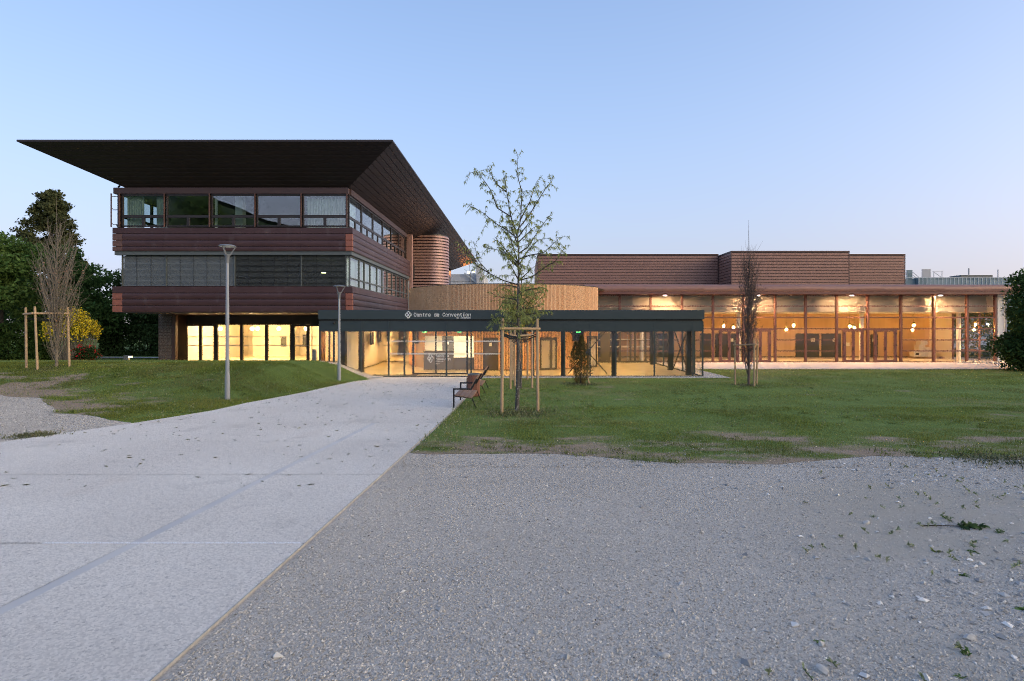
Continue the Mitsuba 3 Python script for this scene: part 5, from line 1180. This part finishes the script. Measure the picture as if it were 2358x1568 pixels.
# ------------------------------------------------------------------ ground cover: grass, weeds, gravel, litter
def blades(poly, n, hmin, hmax, w, cols, seed, dens=None, lean=.45, dz=0.0):
    rg = np.random.default_rng(seed); x0, y0, x1, y1 = poly.bounds; P = []
    while sum(map(len, P)) < n:
        q = np.column_stack([rg.uniform(x0, x1, n), rg.uniform(y0, y1, n)])
        k = shapely.contains_xy(poly, q[:, 0], q[:, 1]) & (np.abs(q[:, 0]) < .97 * q[:, 1] + 1.5)
        if dens is not None: k &= rg.random(n) < dens(q[:, 0], q[:, 1])
        P.append(q[k])
    p = np.vstack(P)[:n]; z = ground_z(p[:, 0], p[:, 1]) - .015 + dz
    a = rg.uniform(0, 2 * PI, n); cl = meshkit.fbm(np.column_stack([p * .8, p[:, :1] * 0]), 3, seed)
    h = rg.uniform(hmin, hmax, n) * (.25 + 1.5 * cl ** 1.3); b = rg.uniform(0, 2 * PI, n); le = rg.uniform(.1, lean, n) * h
    c, s = np.cos(a) * w / 2, np.sin(a) * w / 2
    V = np.stack([np.column_stack([p[:, 0] - c, p[:, 1] - s, z - .01]), np.column_stack([p[:, 0] + c, p[:, 1] + s, z - .01]), np.column_stack([p[:, 0] + le * np.cos(b), p[:, 1] + le * np.sin(b), z + h])], 1).reshape(-1, 3)
    dry = np.clip((meshkit.fbm(np.column_stack([p * .45, p[:, :1] * 0 + 3]), 4, 77) - .46) * 3.2, 0, 1)[:, None] * rg.random((n, 1))
    col = tone(n, *cols, rg, .18) * (1 - dry) + np.array([.21, .18, .085]) * dry
    lf = meshkit.fbm(np.column_stack([p * .55, p[:, :1] * 0 + 11]), 4, 90)[:, None]; ye = np.clip((meshkit.fbm(np.column_stack([p * .17, p[:, :1] * 0 + 5]), 3, 91) - .44) * 3.5, 0, .75)[:, None]
    col = col * (.55 + .9 * lf); col = col * (1 - .45 * ye) + np.array([.21, .22, .055]) * .45 * ye
    return (V, np.arange(3 * n).reshape(-1, 3)), np.repeat(col, 3, axis=0)
GC = ((.094, .128, .026), (.235, .285, .068))
def d_near(x, y): return 1 - .90 * soil_np(x, y)
fr_r = lawn_r.intersection(sbox(-2.2, 9, 17, 19)); ba_r = lawn_r.intersection(sbox(-2.2, 19, 40, 37))
m1, c1 = blades(fr_r, 150000, .03, .075, .009, GC, 81, d_near); m2, c2 = blades(ba_r, 150000, .03, .065, .016, GC, 82, d_near)
stuff('grass', 'short patchy grass blades of the right lawn', 'grass', cat([m1, m2]), 'leaf', np.vstack([c1, c2]))
m1, c1 = blades(lawn_l.intersection(sbox(-34, 14, -7, 28)), 150000, .04, .10, .013, GC, 83, d_near)
m2, c2 = blades(lawn_l.intersection(sbox(-46, 28, -7, 49)), 40000, .04, .09, .02, GC, 84)
stuff('grass', 'grass blades of the mound and lawn at left', 'grass', cat([m1, m2]), 'leaf', np.vstack([c1, c2]))
def tufts(lab, pts, seed, h, per=14, r=.07):
    rg = np.random.default_rng(seed); n = len(pts); q = np.repeat(pts, per, axis=0) + rg.normal(size=(n * per, 2)) * r; z = ground_z(q[:, 0], q[:, 1]) - .01
    hh = np.repeat(rg.uniform(.45, 1.25, n) * h, per) * rg.uniform(.5, 1.1, n * per); cc = np.repeat(tone(n, (.06, .10, .025), (.20, .24, .07), rg), per, axis=0)
    m_, c_ = leaf_mesh(np.column_stack([q, z]), rg.normal(size=(n * per, 3)) * .38 + np.array([0, 0, 1]), hh, .012, cc * rg.uniform(.75, 1.2, (n * per, 1)), .5, rg)
    stuff('tufts', lab, 'grass', m_, 'leaf', c_)
rt = np.random.default_rng(140); e_ = np.array(near); e_ = e_[(e_[:, 0] < 14)]
pe = np.repeat(e_, 4, axis=0) + np.column_stack([rt.normal(size=len(e_) * 4) * .12, np.abs(rt.normal(size=len(e_) * 4)) * .55 - .12])
tufts('ragged grass tufts along the worn edge of the right lawn', pe[rt.random(len(pe)) < .8 * (meshkit.noise(np.column_stack([pe * 1.1, pe[:, :1] * 0]), 6) > .42) + .05], 141, .10)
pl_ = np.column_stack([rt.uniform(-2, 17, 1500), rt.uniform(11.5, 27, 1500)]); pl_ = pl_[shapely.contains_xy(lawn_r, pl_[:, 0], pl_[:, 1]) & (meshkit.noise(np.column_stack([pl_ * .5, pl_[:, :1] * 0]), 9) > .5)]
tufts('coarser darker tufts scattered in the right lawn', pl_, 142, .11)
pm = np.column_stack([rt.uniform(-19, -8.5, 900), rt.uniform(15.3, 27, 900)]); pm = pm[shapely.contains_xy(lawn_l, pm[:, 0], pm[:, 1]) & (meshkit.noise(np.column_stack([pm * .5, pm[:, :1] * 0]), 12) > .5)]
tufts('coarser tufts scattered on the mound at left', pm, 143, .13)
# taller pale seeding weeds
def weeds(poly, n, seed, hmin, hmax, lab, dens=None):
    rg = np.random.default_rng(seed); x0, y0, x1, y1 = poly.bounds; V, C = [], []; k = 0
    while k < n:
        x, y = rg.uniform(x0, x1), rg.uniform(y0, y1)
        if not shapely.contains_xy(poly, x, y): continue
        if dens is not None and rg.random() > dens(x, y): continue
        k += 1; z = gz(x, y); h = rg.uniform(hmin, hmax); t = np.array([x + rg.normal() * .04, y + rg.normal() * .04, z + h])
        V.append(tube([(x, y, z), ((x + t[0]) / 2, (y + t[1]) / 2, z + h * .55), t], [.004, .0035, .002], 3, False)); C.append(np.tile(tone(1, (.10, .14, .05), (.20, .22, .11), rg), (len(V[-1][0]), 1)))
        m_ = int(rg.integers(6, 12)); q = np.array([x, y, z]) + (t - np.array([x, y, z])) * rg.uniform(.25, 1, (m_, 1)); lm, lc = leaf_mesh(q, rg.normal(size=(m_, 3)) * .6 + np.array([0, 0, .6]), rg.uniform(.02, .05, m_), .016, tone(m_, (.13, .17, .075), (.34, .36, .22), rg), .2, rg)
        V.append(lm); C.append(lc)
    stuff('weeds', lab, 'weeds', cat(V), 'vcol', np.vstack(C))
weeds(Polygon([(-2.15, 11.0), (-2.15, 20.5), (2.2, 21.5), (2.4, 16), (0.6, 13.0), (-.9, 11.0)]), 420, 91, .08, .26, 'pale seeding weeds along the path edge and round the nearest stakes', lambda x, y: float(np.clip(1.3 * meshkit.noise(np.array([x * 1.1, y * .9, 0.]), 3) - .1, .05, 1)) * (1.0 if x < -.6 or y > 16.5 else .35))
weeds(lawn_r.intersection(sbox(2, 13, 14, 30)), 260, 92, .05, .14, 'scattered pale weeds across the right lawn', lambda x, y: float(meshkit.noise(np.array([x * .5, y * .6, 2.]), 5) > .58))
weeds(lawn_l.intersection(sbox(-19, 15.2, -8.2, 27)), 300, 93, .05, .17, 'pale weed stems on the grass mound at left')
weeds(Polygon([(1.2, 3.4), (2.6, 3.3), (8.6, 8.8), (8.2, 9.9), (5.0, 9.6), (2.4, 5.5)]), 70, 94, .012, .045, 'tiny sparse weeds sprouting on the right half of the gravel', lambda x, y: float(meshkit.noise(np.array([x * .9, y * .9, 5.]), 8) > .5))
# rings of rough soil and taller grass at the feet of stakes and conifers
def clump(cx, cy, r, n, seed, lab, h=.12):
    rg = np.random.default_rng(seed); q = rg.normal(size=(n, 2)) * r * .55 + np.array([cx, cy]); z = ground_z(q[:, 0], q[:, 1])
    m_, c_ = leaf_mesh(np.column_stack([q, z]), rg.normal(size=(n, 3)) * .5 + np.array([0, 0, 1]), rg.uniform(.4, 1.2, n) * h, rg.uniform(.01, .03, n), tone(n, (.055, .075, .03), (.20, .19, .11), rg), .6, rg)
    stuff('tufts', lab, 'grass', m_, 'vcol', c_)
clump(-.15, 17.3, .95, 900, 101, 'rough dry tufts at the foot of the nearest staked tree'); clump(2.8, 27.1, .7, 700, 102, 'weedy tufts round the small conifer')
clump(-21.2, 25.0, 1.0, 700, 103, 'dry tufts at the foot of the left stakes'); clump(10.6, 26.5, .7, 450, 104, 'tufts at the foot of the right bare tree'); clump(-11.3, 13.0, .45, 500, 105, 'green tuft at the left picture edge beside the path')
clump(8.6, 10.25, .8, 700, 106, 'green weeds with small yellow flowers at the right gravel edge', .10)
# loose gravel stones
def stones(q, smin, smax, seed, lab, cols, pw=2.2, zf=None):
    rg = np.random.default_rng(seed); n = len(q); s = smin + (smax - smin) * rg.random(n) ** pw
    o = np.array([[1, 0, 0], [-1, 0, 0], [0, 1, 0], [0, -1, 0], [0, 0, 1], [0, 0, -1]], float)
    v = o[None] * (1 + .35 * rg.normal(size=(n, 6, 1)).clip(-1.5, 1.5)) + .25 * rg.normal(size=(n, 6, 3)).clip(-1.5, 1.5)
    v = v * s[:, None, None] * np.array([1, 1, .62]); a = rg.uniform(0, 2 * PI, n); c, sn = np.cos(a)[:, None], np.sin(a)[:, None]
    v = np.stack([v[:, :, 0] * c - v[:, :, 1] * sn, v[:, :, 0] * sn + v[:, :, 1] * c, v[:, :, 2]], -1)
    z = (ground_z(q[:, 0], q[:, 1]) - .012 if zf is None else zf(q[:, 0], q[:, 1])) + s * .25
    v += np.column_stack([q, z])[:, None]
    f = np.array([[0, 2, 4], [2, 1, 4], [1, 3, 4], [3, 0, 4], [2, 0, 5], [1, 2, 5], [3, 1, 5], [0, 3, 5]])
    F = ((np.arange(n) * 6)[:, None, None] + f[None]).reshape(-1, 3)
    stuff('gravel', lab, 'gravel', (v.reshape(-1, 3), F), 'stone', np.repeat(tone(n, *cols, rg, .22), 6, axis=0))
rg = np.random.default_rng(55)
Y = 3.2 + 7.6 * rg.random(420000) ** 1.75; X = rg.uniform(-2.2, 11, len(Y))
k = (X > PATH_R + .045) & (X < .93 * Y + .6) & ~shapely.contains_xy(lawn_r, X, Y)
k &= rg.random(len(X)) < 1 - .75 * sand_mask(X, Y, fbm_np, ss_np)
q = np.column_stack([X, Y])[k][:130000]
stones(q, .0035, .011, 56, 'fine grey gravel of the forecourt', ((.37, .335, .29), (.58, .535, .475)), 1.8)
k = rg.choice(len(q), 5200, replace=False); q2 = q[k] + rg.normal(size=(5200, 2)) * .01; keep = (rg.random(5200) < np.clip(.03 + .13 * (q2[:, 0] - .3 * q2[:, 1]), .02, 1)); stones(q2[keep], .012, .036, 57, 'coarser pebbles scattered over the right of the gravel', ((.30, .29, .28), (.66, .64, .60)))
q = np.column_stack([rg.uniform(-24, -9, 60000), rg.uniform(11.5, 21, 60000)]); k = (q[:, 0] < path_left(q[:, 1]) - .05) & ~shapely.contains_xy(lawn_l, q[:, 0], q[:, 1]) & (np.abs(q[:, 0]) < .95 * q[:, 1]); stones(q[k], .008, .02, 58, 'grey gravel of the patch left of the path', ((.26, .25, .24), (.56, .54, .51)))
q = np.column_stack([rg.uniform(-2.2, 14, 4600), 9.6 + 2.8 * rg.random(4600) ** 1.7]); stones(q, .005, .018, 59, 'pale stones strewn over the worn lawn border', ((.24, .215, .18), (.52, .48, .42)), 3, lambda x, y: ground_z(x, y))
q = np.column_stack([rg.uniform(-2.2, 11.1, 5200), rg.uniform(30.5, 31.0, 5200)]); q = np.vstack([q, np.column_stack([rg.uniform(10.1, 11.15, 2500), rg.uniform(31, 36.6, 2500)])]); stones(q, .012, .026, 60, 'pale pebbles of the strip at the foot of the pavilion', ((.30, .30, .29), (.66, .64, .61)), 1, lambda x, y: x * 0 + .022)
q = np.column_stack([rg.uniform(33, 38.5, 420), 43.3 - rg.random(420) ** 1.5 * 3.2 * np.ones(420)]); q[:, 1] -= .0; k = q[:, 1] > 43.5 - (q[:, 0] - 32.8) * .75; stones(q[k], .06, .17, 61, 'pale rubble heaped at the right end of the hall', ((.34, .31, .27), (.60, .56, .50)), 1.5, lambda x, y: x * 0 + .05)
# dry leaves and twigs lying on the path
rg = np.random.default_rng(66); n = 520
q = np.column_stack([rg.uniform(-10.5, -2.4, n), 8 + 20 * rg.random(n) ** .8]); q = q[(q[:, 0] > path_left(q[:, 1]) + .3)]; n = len(q)
a = rg.uniform(0, 2 * PI, n); m, c = leaf_mesh(np.column_stack([q, path_z(q[:, 0], q[:, 1]) + PZ + .004]), np.column_stack([np.cos(a), np.sin(a) * .5, a * 0 + .06]), rg.uniform(.04, .13, n), rg.uniform(.01, .03, n), tone(n, (.05, .05, .025), (.15, .14, .07), rg), .05, rg)
stuff('leaf_litter', 'small dry leaves lying scattered on the pale path', 'fallen leaves', m, 'vcol', c)
# single stones, a fallen twig and small plants on the gravel
def stone(lab, x, y, r, seed, sq=(1, .75, .55)):
    rg = np.random.default_rng(seed); v, f = ico(1, 1); v = v * (1 + .75 * (meshkit.noise(v * 1.4 + seed, seed) - .5)[:, None]) * np.array(sq) * r
    single('stone', lab, 'stone', move((v, f), x, y, gz(x, y) - .012 + r * sq[2] * .45, rg.uniform(0, 6)), 'stone_grey', smooth=25, group='single pale stones on the gravel')
stone('pale stone at the bottom edge, right of the middle', .93, 3.72, .035, 1); stone('whitish flat stone in the bottom right part of the gravel', 1.88, 3.56, .05, 2, (1, .7, .4)); stone('flat white stone lying on the gravel before the worn right border', 3.98, 6.55, .055, 3, (1, .6, .35))
stone('lone pale stone with a dark one beside it left of the gravel middle', .22, 5.2, .022, 4); stone('white stone on the worn lawn border right of the middle', 2.05, 9.75, .07, 5, (1, .6, .4)); stone('pale stone on the gravel low in the right corner', 3.12, 3.95, .04, 6)
fb = thing('fallen_twig', 'fallen twig with a tuft of dark green leaves on the gravel at right', 'twig')
x, y = 4.95, 6.4; z = gz(x, y) - .02
part(fb, 'stem', tube([(x - .42, y + .05, z + .015), (x - .15, y, z + .03), (x + .1, y, z + .02)], [.006, .006, .004], 5), 'bark_plain')
rg = np.random.default_rng(8); q = np.column_stack([rg.uniform(x - .02, x + .26, 60), y + rg.normal(size=60) * .04, z + rg.uniform(.01, .05, 60)]); m, c = leaf_mesh(q, rg.normal(size=(60, 3)) * np.array([1, 1, .3]), rg.uniform(.05, .11, 60), .035, tone(60, (.025, .055, .018), (.06, .10, .03), rg), .3, rg); part(fb, 'leaves', m, 'vcol', color=c)
PLL = ['pointed green weed at the bottom of the gravel', 'small bright green weed near the bottom of the gravel, left of the others', 'grassy tuft on the gravel right of the fallen twig', 'small grassy tuft below the fallen twig', 'yellowish green rosette on the right gravel', 'dark green weed right of the yellowish rosette', 'bright green weed at the right edge of the gravel', 'leafy weed in the lower right of the gravel', 'thin grassy sprout near the right edge of the gravel', 'green rosette below the yellowish one']
for k, (x, y, s) in enumerate(((2.94, 3.76, 0.06), (2.05, 3.9, 0.035), (5.05, 6.73, 0.09), (4.21, 6.8, 0.05), (4.12, 5.64, 0.065), (4.49, 5.64, 0.055), (3.87, 4.39, 0.065), (2.7, 3.49, 0.035), (5.23, 6.21, 0.09), (3.94, 5.05, 0.05))):
    rg = np.random.default_rng(200 + k); n = 16 if k not in (2, 3, 8) else 26; a = rg.uniform(0, 2 * PI, n); up = (.35 if k not in (0, 2, 3, 8) else 1.1)
    q = np.column_stack([x + rg.normal(size=n) * s * .25, y + rg.normal(size=n) * s * .25, np.full(n, gz(x, y) - .012)])
    m, c = leaf_mesh(q, np.column_stack([np.cos(a), np.sin(a), rg.uniform(up * .5, up * 1.4, n)]), rg.uniform(.6, 1.1, n) * s, s * (.28 if k not in (2, 3, 8) else .09), tone(n, *(((.10, .13, .02), (.20, .22, .05)) if k in (4,) else ((.05, .10, .025), (.13, .20, .06))), rg), .5, rg)
    single('weed_plant', PLL[k], 'weed', m, 'vcol', color=c, group='single weeds on the gravel')
